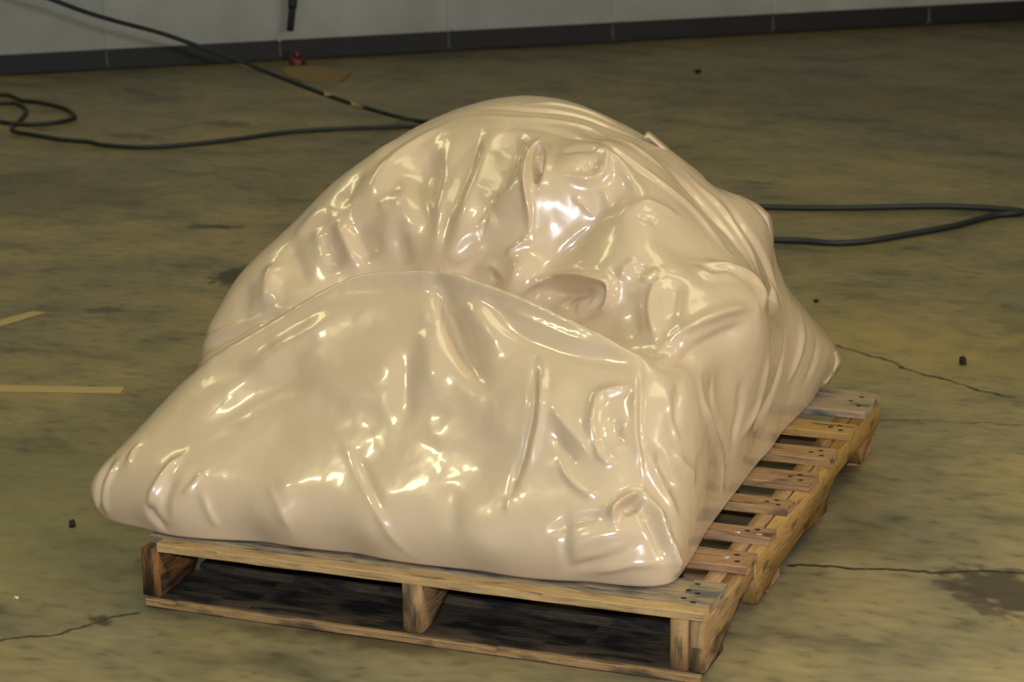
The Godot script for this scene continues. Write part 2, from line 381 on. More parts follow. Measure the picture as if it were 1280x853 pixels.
func list_folds() -> void:
	fold(-0.01872, 0.039, 0.039, 2, [Vector3(-0.755, 0.7, -0.689), Vector3(-0.733, 0.653, -0.617), Vector3(-0.691, 0.602, -0.518), Vector3(-0.669, 0.528, -0.486)])
	fold(0.0072, 0.021, 0.027, 2, [Vector3(-0.79, 0.685, -0.66), Vector3(-0.759, 0.642, -0.588), Vector3(-0.721, 0.585, -0.518), Vector3(-0.7, 0.53, -0.494)])
	fold(0.00864, 0.024, 0.024, 2, [Vector3(-0.712, 0.718, -0.711), Vector3(-0.698, 0.667, -0.634), Vector3(-0.665, 0.615, -0.526), Vector3(-0.657, 0.554, -0.488)])
	fold(-0.0144, 0.024, 0.0135, 1.8, [Vector3(-0.65, 0.718, -0.694), Vector3(-0.645, 0.675, -0.625), Vector3(-0.644, 0.635, -0.555), Vector3(-0.643, 0.58, -0.5), Vector3(-0.65, 0.524, -0.484)])
	fold(0.01152, 0.024, 0.024, 2, [Vector3(-0.625, 0.734, -0.722), Vector3(-0.617, 0.687, -0.634), Vector3(-0.612, 0.642, -0.563), Vector3(-0.622, 0.59, -0.513), Vector3(-0.639, 0.545, -0.49)])
	fold(-0.02448, 0.036, 0.024, 2, [Vector3(-0.594, 0.732, -0.716), Vector3(-0.572, 0.701, -0.648), Vector3(-0.557, 0.666, -0.576), Vector3(-0.564, 0.621, -0.534)])
	fold(0.0144, 0.015, 0.033, 1.8, [Vector3(-0.538, 0.712, -0.666), Vector3(-0.545, 0.694, -0.626), Vector3(-0.549, 0.664, -0.569), Vector3(-0.554, 0.63, -0.537), Vector3(-0.561, 0.608, -0.526)])
	fold(0.00432, 0.015, 0.021, 1.8, [Vector3(-0.588, 0.6, -0.524), Vector3(-0.568, 0.597, -0.521), Vector3(-0.55, 0.607, -0.523)])
	fold(0.0072, 0.018, 0.024, 1.8, [Vector3(-0.564, 0.593, -0.519), Vector3(-0.596, 0.579, -0.513), Vector3(-0.622, 0.557, -0.498), Vector3(-0.644, 0.528, -0.486)])
	fold(0.01296, 0.018, 0.0135, 1.8, [Vector3(-0.879, 0.577, -0.538), Vector3(-0.858, 0.559, -0.52), Vector3(-0.837, 0.532, -0.505), Vector3(-0.816, 0.497, -0.489)])
	fold(-0.01152, 0.015, 0.027, 2, [Vector3(-0.841, 0.576, -0.531), Vector3(-0.821, 0.549, -0.514), Vector3(-0.786, 0.512, -0.499)])
	fold(-0.00864, 0.021, 0.018, 2, [Vector3(-0.892, 0.553, -0.522), Vector3(-0.87, 0.521, -0.498), Vector3(-0.85, 0.49, -0.479)])
	fold(0.0072, 0.018, 0.018, 2, [Vector3(-0.918, 0.56, -0.535), Vector3(-0.897, 0.535, -0.509), Vector3(-0.874, 0.502, -0.485)])
	fold(-0.00864, 0.027, 0.018, 2, [Vector3(-0.973, 0.532, -0.528), Vector3(-0.934, 0.501, -0.48), Vector3(-0.903, 0.464, -0.444)])
	fold(0.00864, 0.015, 0.021, 1.8, [Vector3(-0.986, 0.502, -0.488), Vector3(-0.979, 0.475, -0.447), Vector3(-0.965, 0.431, -0.406)])
	fold(-0.00576, 0.018, 0.018, 2, [Vector3(-0.961, 0.5, -0.479), Vector3(-0.947, 0.466, -0.435), Vector3(-0.937, 0.433, -0.407)])
	fold(-0.00576, 0.024, 0.018, 2, [Vector3(-1.034, 0.465, -0.459), Vector3(-1.016, 0.439, -0.422), Vector3(-1.016, 0.404, -0.395)])
	fold(-0.00504, 0.015, 0.021, 2, [Vector3(-0.771, 0.668, -0.632), Vector3(-0.777, 0.646, -0.593), Vector3(-0.784, 0.622, -0.562)])
	fold(0.00576, 0.021, 0.015, 2, [Vector3(-0.802, 0.678, -0.646), Vector3(-0.817, 0.65, -0.602), Vector3(-0.818, 0.614, -0.559)])
	fold(-0.00576, 0.024, 0.018, 2, [Vector3(-0.863, 0.658, -0.634), Vector3(-0.87, 0.621, -0.579), Vector3(-0.885, 0.592, -0.553)])
	fold(0.00504, 0.018, 0.018, 2, [Vector3(-0.922, 0.593, -0.575), Vector3(-0.945, 0.556, -0.544), Vector3(-0.959, 0.528, -0.515)])
	fold(0.00504, 0.021, 0.021, 2, [Vector3(-0.766, 0.613, -0.549), Vector3(-0.768, 0.566, -0.52), Vector3(-0.768, 0.522, -0.503)])
	fold(-0.00648, 0.015, 0.018, 2, [Vector3(-0.743, 0.566, -0.515), Vector3(-0.728, 0.532, -0.502), Vector3(-0.72, 0.509, -0.495)])
	fold(0.0036, 0.015, 0.015, 2, [Vector3(-0.8, 0.6, -0.544), Vector3(-0.771, 0.616, -0.553), Vector3(-0.746, 0.62, -0.554)])
	fold(-0.01, 0.012, 0.01, 1.7, [Vector3(-1.101, 0.323, -0.386), Vector3(-1.032, 0.381, -0.379), Vector3(-0.953, 0.421, -0.399), Vector3(-0.848, 0.48, -0.34)])
	fold(0.01, 0.01, 0.012, 1.7, [Vector3(-1.104, 0.342, -0.407), Vector3(-1.034, 0.394, -0.391), Vector3(-0.95, 0.428, -0.403)])
	fold(-0.006, 0.01, 0.01, 1.8, [Vector3(-1.086, 0.371, -0.401), Vector3(-1.018, 0.409, -0.399), Vector3(-0.942, 0.445, -0.415)])
	fold(-0.01, 0.012, 0.016, 2, [Vector3(-0.595, 0.552, -0.339), Vector3(-0.588, 0.528, -0.333), Vector3(-0.558, 0.491, -0.291), Vector3(-0.522, 0.454, -0.252), Vector3(-0.479, 0.422, -0.21)])
	fold(0.012, 0.04, 0.03, 2, [Vector3(-0.922, 0.345, -0.191), Vector3(-0.875, 0.389, -0.24), Vector3(-0.808, 0.433, -0.271), Vector3(-0.741, 0.471, -0.297)])
	fold(-0.007, 0.034, 0.034, 2, [Vector3(-0.971, 0.264, -0.096), Vector3(-0.917, 0.32, -0.161), Vector3(-0.842, 0.361, -0.207), Vector3(-0.738, 0.4, -0.216)])
	fold(-0.017, 0.018, 0.026, 2, [Vector3(-0.598, 0.535, -0.335), Vector3(-0.563, 0.496, -0.297), Vector3(-0.52, 0.454, -0.252), Vector3(-0.474, 0.422, -0.209), Vector3(-0.433, 0.393, -0.176)])
	fold(-0.007, 0.024, 0.02, 2, [Vector3(-0.617, 0.443, -0.25), Vector3(-0.595, 0.39, -0.191), Vector3(-0.574, 0.328, -0.141)])
	fold(0.008, 0.024, 0.024, 2, [Vector3(-0.592, 0.478, -0.286), Vector3(-0.559, 0.426, -0.226), Vector3(-0.532, 0.373, -0.174)])
	fold(0.008, 0.022, 0.022, 2, [Vector3(-0.53, 0.523, -0.321), Vector3(-0.475, 0.479, -0.272), Vector3(-0.416, 0.44, -0.227)])
	fold(-0.007, 0.012, 0.022, 2, [Vector3(-0.499, 0.505, -0.304), Vector3(-0.41, 0.474, -0.263), Vector3(-0.33, 0.458, -0.246), Vector3(-0.244, 0.448, -0.242), Vector3(-0.186, 0.443, -0.243)])
	fold(0.006, 0.02, 0.012, 2, [Vector3(-0.487, 0.515, -0.311), Vector3(-0.397, 0.494, -0.288), Vector3(-0.309, 0.475, -0.267), Vector3(-0.233, 0.463, -0.257)])
	fold(-0.008, 0.006, 0.007, 1.6, [Vector3(-0.372, 0.445, -0.233), Vector3(-0.348, 0.396, -0.159), Vector3(-0.347, 0.33, -0.119), Vector3(-0.353, 0.285, -0.088), Vector3(-0.356, 0.247, -0.054)])
	fold(0.006, 0.01, 0.008, 2, [Vector3(-0.358, 0.445, -0.233), Vector3(-0.332, 0.392, -0.154), Vector3(-0.331, 0.327, -0.115), Vector3(-0.339, 0.275, -0.077)])
	fold(0.003, 0.006, 0.006, 1.6, [Vector3(-0.357, 0.259, -0.065), Vector3(-0.352, 0.235, -0.043)])
	fold(0.0045, 0.009, 0.011, 1.6, [Vector3(-0.685, 0.302, -0.119), Vector3(-0.639, 0.261, -0.077), Vector3(-0.585, 0.214, -0.031), Vector3(-0.551, 0.17, -0.026), Vector3(-0.522, 0.138, -0.035)])
	fold(-0.005, 0.014, 0.012, 2, [Vector3(-0.663, 0.293, -0.111), Vector3(-0.608, 0.245, -0.058), Vector3(-0.564, 0.197, -0.026)])
	fold(-0.004, 0.02, 0.02, 2, [Vector3(-0.472, 0.266, -0.081), Vector3(-0.451, 0.226, -0.042), Vector3(-0.438, 0.176, -0.024)])
	fold(0.005, 0.02, 0.02, 2, [Vector3(-0.765, 0.254, -0.068), Vector3(-0.754, 0.208, -0.03), Vector3(-0.764, 0.165, -0.026)])
	fold(0.01, 0.008, 0.007, 1.5, [Vector3(-0.971, 0.258, -0.087), Vector3(-0.99, 0.237, -0.061), Vector3(-1.006, 0.205, -0.028), Vector3(-1.018, 0.17, -0.018)])
	fold(-0.01, 0.006, 0.012, 1.6, [Vector3(-1.02, 0.184, -0.019), Vector3(-1.005, 0.153, -0.019), Vector3(-0.98, 0.125, -0.026)])
	fold(-0.006, 0.012, 0.01, 2, [Vector3(-0.971, 0.232, -0.051), Vector3(-0.981, 0.193, -0.019), Vector3(-0.981, 0.147, -0.018)])
	fold(0.005, 0.006, 0.006, 1.6, [Vector3(-0.922, 0.239, -0.058), Vector3(-0.934, 0.22, -0.039), Vector3(-0.951, 0.199, -0.024)])
	fold(0.0035, 0.008, 0.008, 1.6, [Vector3(-0.921, 0.216, -0.038), Vector3(-0.9, 0.178, -0.025), Vector3(-0.884, 0.145, -0.03)])
	fold(0.003, 0.01, 0.008, 1.6, [Vector3(-0.797, 0.234, -0.05), Vector3(-0.759, 0.195, -0.025), Vector3(-0.742, 0.148, -0.033)])
	fold(-0.01, 0.006, 0.006, 1.8, [Vector3(-1.125, 0.225, -0.094), Vector3(-1.138, 0.201, -0.072), Vector3(-1.139, 0.173, -0.056), Vector3(-1.14, 0.137, -0.06)])
	fold(0.007, 0.008, 0.006, 2, [Vector3(-1.105, 0.232, -0.09), Vector3(-1.114, 0.203, -0.062), Vector3(-1.117, 0.172, -0.048), Vector3(-1.114, 0.131, -0.051)])
	fold(0.005, 0.006, 0.006, 2, [Vector3(-1.082, 0.252, -0.109), Vector3(-1.084, 0.238, -0.089), Vector3(-1.081, 0.226, -0.072)])
	fold(0.012, 0.01, 0.012, 1.5, [Vector3(-0.23, 0.335, -0.124), Vector3(-0.242, 0.38, -0.159), Vector3(-0.239, 0.403, -0.188), Vector3(-0.218, 0.412, -0.202), Vector3(-0.181, 0.416, -0.214)])
	fold(-0.006, 0.012, 0.012, 2, [Vector3(-0.207, 0.381, -0.169), Vector3(-0.196, 0.354, -0.147), Vector3(-0.18, 0.353, -0.154)])
	fold(0.006, 0.006, 0.008, 1.6, [Vector3(-0.228, 0.35, -0.135), Vector3(-0.216, 0.324, -0.118), Vector3(-0.189, 0.312, -0.116)])
	fold(0.007, 0.01, 0.012, 1.6, [Vector3(-0.316, 0.393, -0.154), Vector3(-0.286, 0.367, -0.138), Vector3(-0.249, 0.339, -0.124), Vector3(-0.227, 0.316, -0.111)])
	fold(-0.006, 0.01, 0.01, 2, [Vector3(-0.306, 0.359, -0.132), Vector3(-0.28, 0.333, -0.117), Vector3(-0.25, 0.311, -0.106)])
	fold(0.006, 0.006, 0.008, 1.6, [Vector3(-0.281, 0.311, -0.105), Vector3(-0.26, 0.289, -0.09), Vector3(-0.222, 0.271, -0.077), Vector3(-0.201, 0.282, -0.089)])
	fold(0.012, 0.012, 0.01, 1.4, [Vector3(-0.184, 0.438, -0.238), Vector3(-0.176, 0.391, -0.19), Vector3(-0.162, 0.341, -0.155), Vector3(-0.144, 0.289, -0.126)])
	fold(-0.009, 0.005, 0.006, 1.6, [Vector3(-0.189, 0.452, -0.253), Vector3(-0.176, 0.413, -0.212), Vector3(-0.163, 0.356, -0.167), Vector3(-0.147, 0.307, -0.138)])
	fold(0.02, 0.006, 0.007, 1.6, [Vector3(-0.17, 0.232, -0.061), Vector3(-0.177, 0.249, -0.07), Vector3(-0.168, 0.261, -0.083), Vector3(-0.155, 0.268, -0.097), Vector3(-0.142, 0.273, -0.114)])
	fold(0.02, 0.008, 0.007, 1.5, [Vector3(-0.142, 0.273, -0.114), Vector3(-0.118, 0.239, -0.11), Vector3(-0.096, 0.2, -0.095), Vector3(-0.081, 0.157, -0.098), Vector3(-0.081, 0.125, -0.107), Vector3(-0.083, 0.125, -0.1)])
	fold(-0.024, 0.012, 0.01, 2, [Vector3(-0.164, 0.247, -0.074), Vector3(-0.15, 0.257, -0.091), Vector3(-0.135, 0.252, -0.101)])
	fold(-0.014, 0.01, 0.009, 2, [Vector3(-0.138, 0.254, -0.1), Vector3(-0.114, 0.221, -0.091), Vector3(-0.092, 0.177, -0.081)])
	fold(0.01, 0.006, 0.006, 1.6, [Vector3(-0.131, 0.263, -0.119), Vector3(-0.107, 0.229, -0.117), Vector3(-0.087, 0.192, -0.105), Vector3(-0.08, 0.143, -0.129)])
	fold(-0.008, 0.01, 0.01, 2, [Vector3(-0.283, 0.207, -0.03), Vector3(-0.24, 0.231, -0.044), Vector3(-0.184, 0.246, -0.065)])
	fold(0.006, 0.012, 0.01, 2, [Vector3(-0.254, 0.183, -0.028), Vector3(-0.204, 0.211, -0.04), Vector3(-0.132, 0.221, -0.073)])
	fold(-0.006, 0.012, 0.01, 2, [Vector3(-0.252, 0.15, -0.036), Vector3(-0.177, 0.175, -0.044), Vector3(-0.112, 0.208, -0.08)])
	fold(-0.005, 0.01, 0.01, 2, [Vector3(-0.255, 0.246, -0.054), Vector3(-0.245, 0.199, -0.03), Vector3(-0.244, 0.145, -0.04)])
	fold(0.006, 0.008, 0.01, 1.8, [Vector3(-0.207, 0.145, -0.049), Vector3(-0.137, 0.168, -0.054), Vector3(-0.085, 0.163, -0.088)])
	fold(0.009, 0.012, 0.014, 1.7, [Vector3(-0.118, 0.4, -0.363), Vector3(-0.105, 0.36, -0.333), Vector3(-0.101, 0.295, -0.379), Vector3(-0.107, 0.218, -0.452), Vector3(-0.104, 0.167, -0.451)])
	fold(-0.006, 0.012, 0.01, 2, [Vector3(-0.113, 0.394, -0.408), Vector3(-0.106, 0.329, -0.405), Vector3(-0.107, 0.25, -0.471)])
	fold(0.006, 0.01, 0.01, 1.6, [Vector3(-0.118, 0.323, -0.201), Vector3(-0.104, 0.29, -0.216), Vector3(-0.096, 0.266, -0.241), Vector3(-0.092, 0.239, -0.245)])
	fold(-0.008, 0.01, 0.01, 2, [Vector3(-0.135, 0.33, -0.175), Vector3(-0.119, 0.29, -0.172), Vector3(-0.102, 0.252, -0.187)])
	fold(0.007, 0.01, 0.01, 1.6, [Vector3(-0.147, 0.331, -0.159), Vector3(-0.133, 0.299, -0.152), Vector3(-0.114, 0.258, -0.154), Vector3(-0.091, 0.214, -0.157)])
	fold(0.007, 0.014, 0.014, 1.8, [Vector3(-0.067, 0.387, -0.622), Vector3(-0.075, 0.328, -0.615), Vector3(-0.088, 0.267, -0.613), Vector3(-0.1, 0.224, -0.551)])
	fold(-0.007, 0.014, 0.012, 2, [Vector3(-0.106, 0.328, -0.867), Vector3(-0.102, 0.276, -0.832), Vector3(-0.103, 0.235, -0.759), Vector3(-0.1, 0.214, -0.629)])
	fold(0.006, 0.012, 0.012, 1.8, [Vector3(-0.11, 0.319, -1.013), Vector3(-0.099, 0.271, -0.957), Vector3(-0.106, 0.223, -0.9)])
	fold(-0.005, 0.01, 0.01, 2, [Vector3(-0.098, 0.269, -1.077), Vector3(-0.091, 0.23, -1.044), Vector3(-0.098, 0.194, -0.994)])
	fold(-0.006, 0.014, 0.012, 2, [Vector3(-0.135, 0.418, -0.3), Vector3(-0.122, 0.38, -0.241), Vector3(-0.117, 0.334, -0.212)])
	fold(-0.006, 0.014, 0.012, 2, [Vector3(-0.088, 0.359, -0.505), Vector3(-0.093, 0.293, -0.527), Vector3(-0.104, 0.221, -0.511)])
	fold(0.004, 0.008, 0.008, 1.8, [Vector3(-0.138, 0.406, -0.241), Vector3(-0.121, 0.358, -0.222), Vector3(-0.109, 0.318, -0.22)])
	fold(0.018, 0.008, 0.014, 1.5, [Vector3(-0.189, 0.44, -0.347), Vector3(-0.17, 0.458, -0.372), Vector3(-0.139, 0.477, -0.412), Vector3(-0.105, 0.483, -0.477), Vector3(-0.072, 0.476, -0.547)])
	fold(-0.014, 0.022, 0.012, 2, [Vector3(-0.161, 0.433, -0.304), Vector3(-0.132, 0.442, -0.387), Vector3(-0.097, 0.448, -0.47), Vector3(-0.073, 0.452, -0.526)])
	fold(0.014, 0.014, 0.016, 1.8, [Vector3(-0.069, 0.469, -0.553), Vector3(-0.079, 0.481, -0.6), Vector3(-0.1, 0.502, -0.618), Vector3(-0.133, 0.529, -0.588), Vector3(-0.183, 0.546, -0.557)])
	fold(-0.012, 0.014, 0.012, 2, [Vector3(-0.073, 0.424, -0.65), Vector3(-0.119, 0.413, -0.842), Vector3(-0.135, 0.467, -0.839), Vector3(-0.163, 0.528, -0.805)])
	fold(0.009, 0.008, 0.01, 1.6, [Vector3(-0.222, 0.551, -0.478), Vector3(-0.218, 0.54, -0.461), Vector3(-0.228, 0.524, -0.441), Vector3(-0.226, 0.497, -0.415), Vector3(-0.211, 0.471, -0.386), Vector3(-0.197, 0.446, -0.36)])
	fold(-0.01, 0.016, 0.016, 2, [Vector3(-0.196, 0.541, -0.478), Vector3(-0.184, 0.507, -0.421), Vector3(-0.182, 0.477, -0.387)])
	fold(-0.008, 0.018, 0.014, 2, [Vector3(-0.263, 0.521, -0.44), Vector3(-0.261, 0.486, -0.42), Vector3(-0.235, 0.451, -0.378)])
	fold(0.007, 0.01, 0.012, 1.8, [Vector3(-0.225, 0.549, -0.474), Vector3(-0.241, 0.543, -0.459), Vector3(-0.249, 0.529, -0.446)])
	fold(0.007, 0.01, 0.012, 1.6, [Vector3(-0.267, 0.566, -0.474), Vector3(-0.283, 0.554, -0.458), Vector3(-0.293, 0.531, -0.445)])
	fold(-0.006, 0.012, 0.012, 2, [Vector3(-0.253, 0.559, -0.472), Vector3(-0.256, 0.542, -0.455)])
	fold(0.007, 0.012, 0.01, 2, [Vector3(-0.185, 0.546, -0.547), Vector3(-0.155, 0.533, -0.523), Vector3(-0.125, 0.524, -0.56), Vector3(-0.107, 0.514, -0.567)])
	fold(0.024, 0.006, 0.01, 1.6, [Vector3(-0.485, 0.49, -0.467), Vector3(-0.459, 0.506, -0.481), Vector3(-0.408, 0.517, -0.48), Vector3(-0.348, 0.529, -0.45), Vector3(-0.315, 0.528, -0.443), Vector3(-0.305, 0.511, -0.439), Vector3(-0.315, 0.485, -0.434), Vector3(-0.359, 0.461, -0.438)])
	fold(-0.022, 0.014, 0.012, 2, [Vector3(-0.451, 0.488, -0.479), Vector3(-0.4, 0.497, -0.463), Vector3(-0.343, 0.506, -0.439), Vector3(-0.328, 0.496, -0.437)])
	fold(-0.008, 0.012, 0.012, 2, [Vector3(-0.408, 0.482, -0.462), Vector3(-0.365, 0.475, -0.439)])
	fold(0.006, 0.008, 0.01, 1.6, [Vector3(-0.587, 0.505, -0.496), Vector3(-0.57, 0.52, -0.498), Vector3(-0.547, 0.525, -0.493), Vector3(-0.51, 0.508, -0.463)])
	fold(-0.004, 0.008, 0.008, 2, [Vector3(-0.555, 0.505, -0.492), Vector3(-0.536, 0.504, -0.482)])
	fold(0.006, 0.008, 0.01, 1.6, [Vector3(-0.636, 0.522, -0.486), Vector3(-0.596, 0.543, -0.501), Vector3(-0.561, 0.562, -0.507)])
	fold(0.017, 0.005, 0.008, 1.6, [Vector3(-0.484, 0.575, -0.511), Vector3(-0.489, 0.623, -0.524), Vector3(-0.499, 0.663, -0.544), Vector3(-0.514, 0.688, -0.594), Vector3(-0.523, 0.701, -0.638), Vector3(-0.516, 0.71, -0.656), Vector3(-0.499, 0.707, -0.645), Vector3(-0.483, 0.7, -0.613), Vector3(-0.475, 0.689, -0.573), Vector3(-0.477, 0.672, -0.551)])
	fold(-0.022, 0.007, 0.007, 2, [Vector3(-0.484, 0.668, -0.546), Vector3(-0.49, 0.685, -0.569), Vector3(-0.503, 0.697, -0.621)])
	fold(0.008, 0.006, 0.01, 1.5, [Vector3(-0.482, 0.586, -0.515), Vector3(-0.501, 0.568, -0.505), Vector3(-0.527, 0.543, -0.494)])
	fold(0.003, 0.006, 0.01, 1.6, [Vector3(-0.443, 0.55, -0.516), Vector3(-0.414, 0.578, -0.54), Vector3(-0.376, 0.608, -0.561)])
	fold(0.003, 0.01, 0.006, 1.6, [Vector3(-0.376, 0.608, -0.561), Vector3(-0.397, 0.633, -0.561), Vector3(-0.423, 0.652, -0.559)])
	fold(0.012, 0.01, 0.012, 1.6, [Vector3(-0.445, 0.687, -0.574), Vector3(-0.423, 0.68, -0.574), Vector3(-0.393, 0.676, -0.585), Vector3(-0.377, 0.689, -0.604), Vector3(-0.379, 0.71, -0.628), Vector3(-0.4, 0.728, -0.664)])
	fold(-0.006, 0.012, 0.012, 2, [Vector3(-0.422, 0.7, -0.596), Vector3(-0.397, 0.694, -0.599), Vector3(-0.39, 0.706, -0.617)])
	fold(0.01, 0.012, 0.016, 1.8, [Vector3(-0.392, 0.727, -0.659), Vector3(-0.352, 0.697, -0.63), Vector3(-0.318, 0.665, -0.607), Vector3(-0.286, 0.645, -0.579)])
	fold(0.004, 0.01, 0.01, 1.6, [Vector3(-0.373, 0.666, -0.588), Vector3(-0.362, 0.645, -0.58), Vector3(-0.349, 0.628, -0.567)])
	fold(0.006, 0.008, 0.01, 1.6, [Vector3(-0.301, 0.64, -0.555), Vector3(-0.28, 0.642, -0.579), Vector3(-0.254, 0.624, -0.605), Vector3(-0.237, 0.609, -0.623)])
	fold(-0.005, 0.01, 0.01, 2, [Vector3(-0.291, 0.625, -0.539), Vector3(-0.257, 0.613, -0.567)])
	fold(-0.006, 0.012, 0.012, 2, [Vector3(-0.469, 0.711, -0.634), Vector3(-0.432, 0.72, -0.636), Vector3(-0.394, 0.717, -0.632)])
	fold(0.006, 0.007, 0.007, 1.8, [Vector3(-0.69, 0.74, -0.754), Vector3(-0.574, 0.742, -0.748), Vector3(-0.453, 0.725, -0.763), Vector3(-0.341, 0.703, -0.713), Vector3(-0.275, 0.643, -0.747)])
	fold(-0.006, 0.007, 0.007, 2, [Vector3(-0.684, 0.748, -0.783), Vector3(-0.575, 0.752, -0.792), Vector3(-0.475, 0.732, -0.827), Vector3(-0.377, 0.7, -0.819)])
	fold(-0.007, 0.009, 0.009, 2, [Vector3(-0.596, 0.734, -0.721), Vector3(-0.499, 0.729, -0.716), Vector3(-0.364, 0.712, -0.645), Vector3(-0.289, 0.664, -0.647)])
	fold(0.005, 0.006, 0.006, 2, [Vector3(-0.607, 0.757, -0.815), Vector3(-0.518, 0.744, -0.86), Vector3(-0.425, 0.711, -0.867)])
	fold(0.006, 0.01, 0.01, 2, [Vector3(-0.338, 0.7, -0.656), Vector3(-0.279, 0.656, -0.661), Vector3(-0.228, 0.598, -0.694), Vector3(-0.156, 0.542, -0.658)])
	fold(-0.008, 0.012, 0.012, 2, [Vector3(-0.302, 0.672, -0.729), Vector3(-0.252, 0.614, -0.769), Vector3(-0.193, 0.561, -0.755), Vector3(-0.125, 0.503, -0.703)])
	fold(0.007, 0.01, 0.01, 2, [Vector3(-0.279, 0.641, -0.807), Vector3(-0.218, 0.582, -0.815), Vector3(-0.159, 0.529, -0.772), Vector3(-0.115, 0.473, -0.733)])
	fold(-0.009, 0.01, 0.012, 2, [Vector3(-0.224, 0.587, -0.857), Vector3(-0.17, 0.535, -0.833), Vector3(-0.139, 0.469, -0.863), Vector3(-0.123, 0.395, -0.896)])
	fold(0.006, 0.01, 0.01, 2, [Vector3(-0.732, 0.725, -0.737), Vector3(-0.769, 0.707, -0.707), Vector3(-0.798, 0.685, -0.659), Vector3(-0.824, 0.649, -0.601)])
	crumples.append([Vector3(-0.663, 0.32, -0.137), 0.05775, 0.0044])
	crumples.append([Vector3(-0.503, 0.341, -0.147), 0.04725, 0.0044])
	crumples.append([Vector3(-0.404, 0.347, -0.139), 0.042, 0.00418])
	crumples.append([Vector3(-0.276, 0.348, -0.127), 0.06825, 0.0044])
	crumples.append([Vector3(-0.886, 0.308, -0.147), 0.042, 0.00308])
	crumples.append([Vector3(-0.196, 0.364, -0.156), 0.0525, 0.00385])
	crumples.append([Vector3(-0.736, 0.347, -0.168), 0.042, 0.0033])
	crumples.append([Vector3(-0.639, 0.397, -0.198), 0.0315, 0.0022])
	crumples.append([Vector3(-0.436, 0.609, -0.541), 0.0525, 0.00176])
	crumples.append([Vector3(-0.266, 0.627, -0.575), 0.04725, 0.0022])
	crumples.append([Vector3(-0.976, 0.246, -0.07), 0.0315, 0.0022])
	crumples.append([Vector3(-0.101, 0.299, -0.238), 0.0735, 0.00275])
	crumples.append([Vector3(-0.185, 0.248, -0.067), 0.063, 0.0022])
	crumples.append([Vector3(-1.095, 0.216, -0.066), 0.0315, 0.0022])
	crumples.append([Vector3(-0.501, 0.526, -0.465), 0.042, 0.0033])
	crumples.append([Vector3(-0.106, 0.364, -0.346), 0.084, 0.0022])
	pass

func radius_table(ctl: Array, crisp: float, smooth: float, crisp_count: int) -> PackedFloat64Array:
	var n := ctl.size()
	var m := n + 4
	var dir := PackedVector3Array()
	var a := []
	for i in n:
		var v: Vector3 = ctl[i] - HEART
		dir.append(v.normalized())
	for i in n:
		var row := PackedFloat64Array()
		row.resize(m + 1)
		for j in n:
			var q := dir[i].distance_squared_to(dir[j]) + 1e-12
			row[j] = 0.5 * q * log(q) + ((crisp if i < crisp_count else smooth) if i == j else 0.0)
		row[n] = 1.0
		row[n + 1] = dir[i].x
		row[n + 2] = dir[i].y
		row[n + 3] = dir[i].z
		row[m] = (ctl[i] - HEART).length()
		a.append(row)
	for i in 4:
		var row := PackedFloat64Array()
		row.resize(m + 1)
		for j in n: row[j] = 1.0 if i == 0 else dir[j][i - 1]
		a.append(row)
	for c in m:
		var best := c
		for k in range(c + 1, m):
			if absf(a[k][c]) > absf(a[best][c]): best = k
		var sw = a[c]
		a[c] = a[best]
		a[best] = sw
		var top: PackedFloat64Array = a[c]
		for k in range(c + 1, m):
			var row: PackedFloat64Array = a[k]
			var f := row[c] / top[c]
			if f == 0.0: continue
			for j in range(c, m + 1): row[j] -= f * top[j]
			a[k] = row
	var w := PackedFloat64Array()
	w.resize(m)
	for c in range(m - 1, -1, -1):
		var s: float = a[c][m]
		for j in range(c + 1, m): s -= a[c][j] * w[j]
		w[c] = s / a[c][c]
	# every half degree round, every half degree down from the top to just past level
	var table := PackedFloat64Array()
	table.resize(720 * 187)
	for p in 187:
		var ph := deg_to_rad((p - 2) * 0.5)
		for t in 720:
			var az := deg_to_rad(t * 0.5)
			var d := Vector3(sin(ph) * sin(az), cos(ph), sin(ph) * cos(az))
			var s: float = w[n] + w[n + 1] * d.x + w[n + 2] * d.y + w[n + 3] * d.z
			for i in n:
				var q := d.distance_squared_to(dir[i]) + 1e-12
				s += w[i] * 0.5 * q * log(q)
			table[p * 720 + t] = s
	# even the skin out round the heap, so that the control points leave no ribs
	for step in 7:
		for p in 187:
			var first := table[p * 720]
			var last := table[p * 720 + 719]
			for t in 720:
				var here := table[p * 720 + t]
				var next := table[p * 720 + t + 1] if t < 719 else first
				table[p * 720 + t] = 0.25 * last + 0.5 * here + 0.25 * next
				last = here
	return table

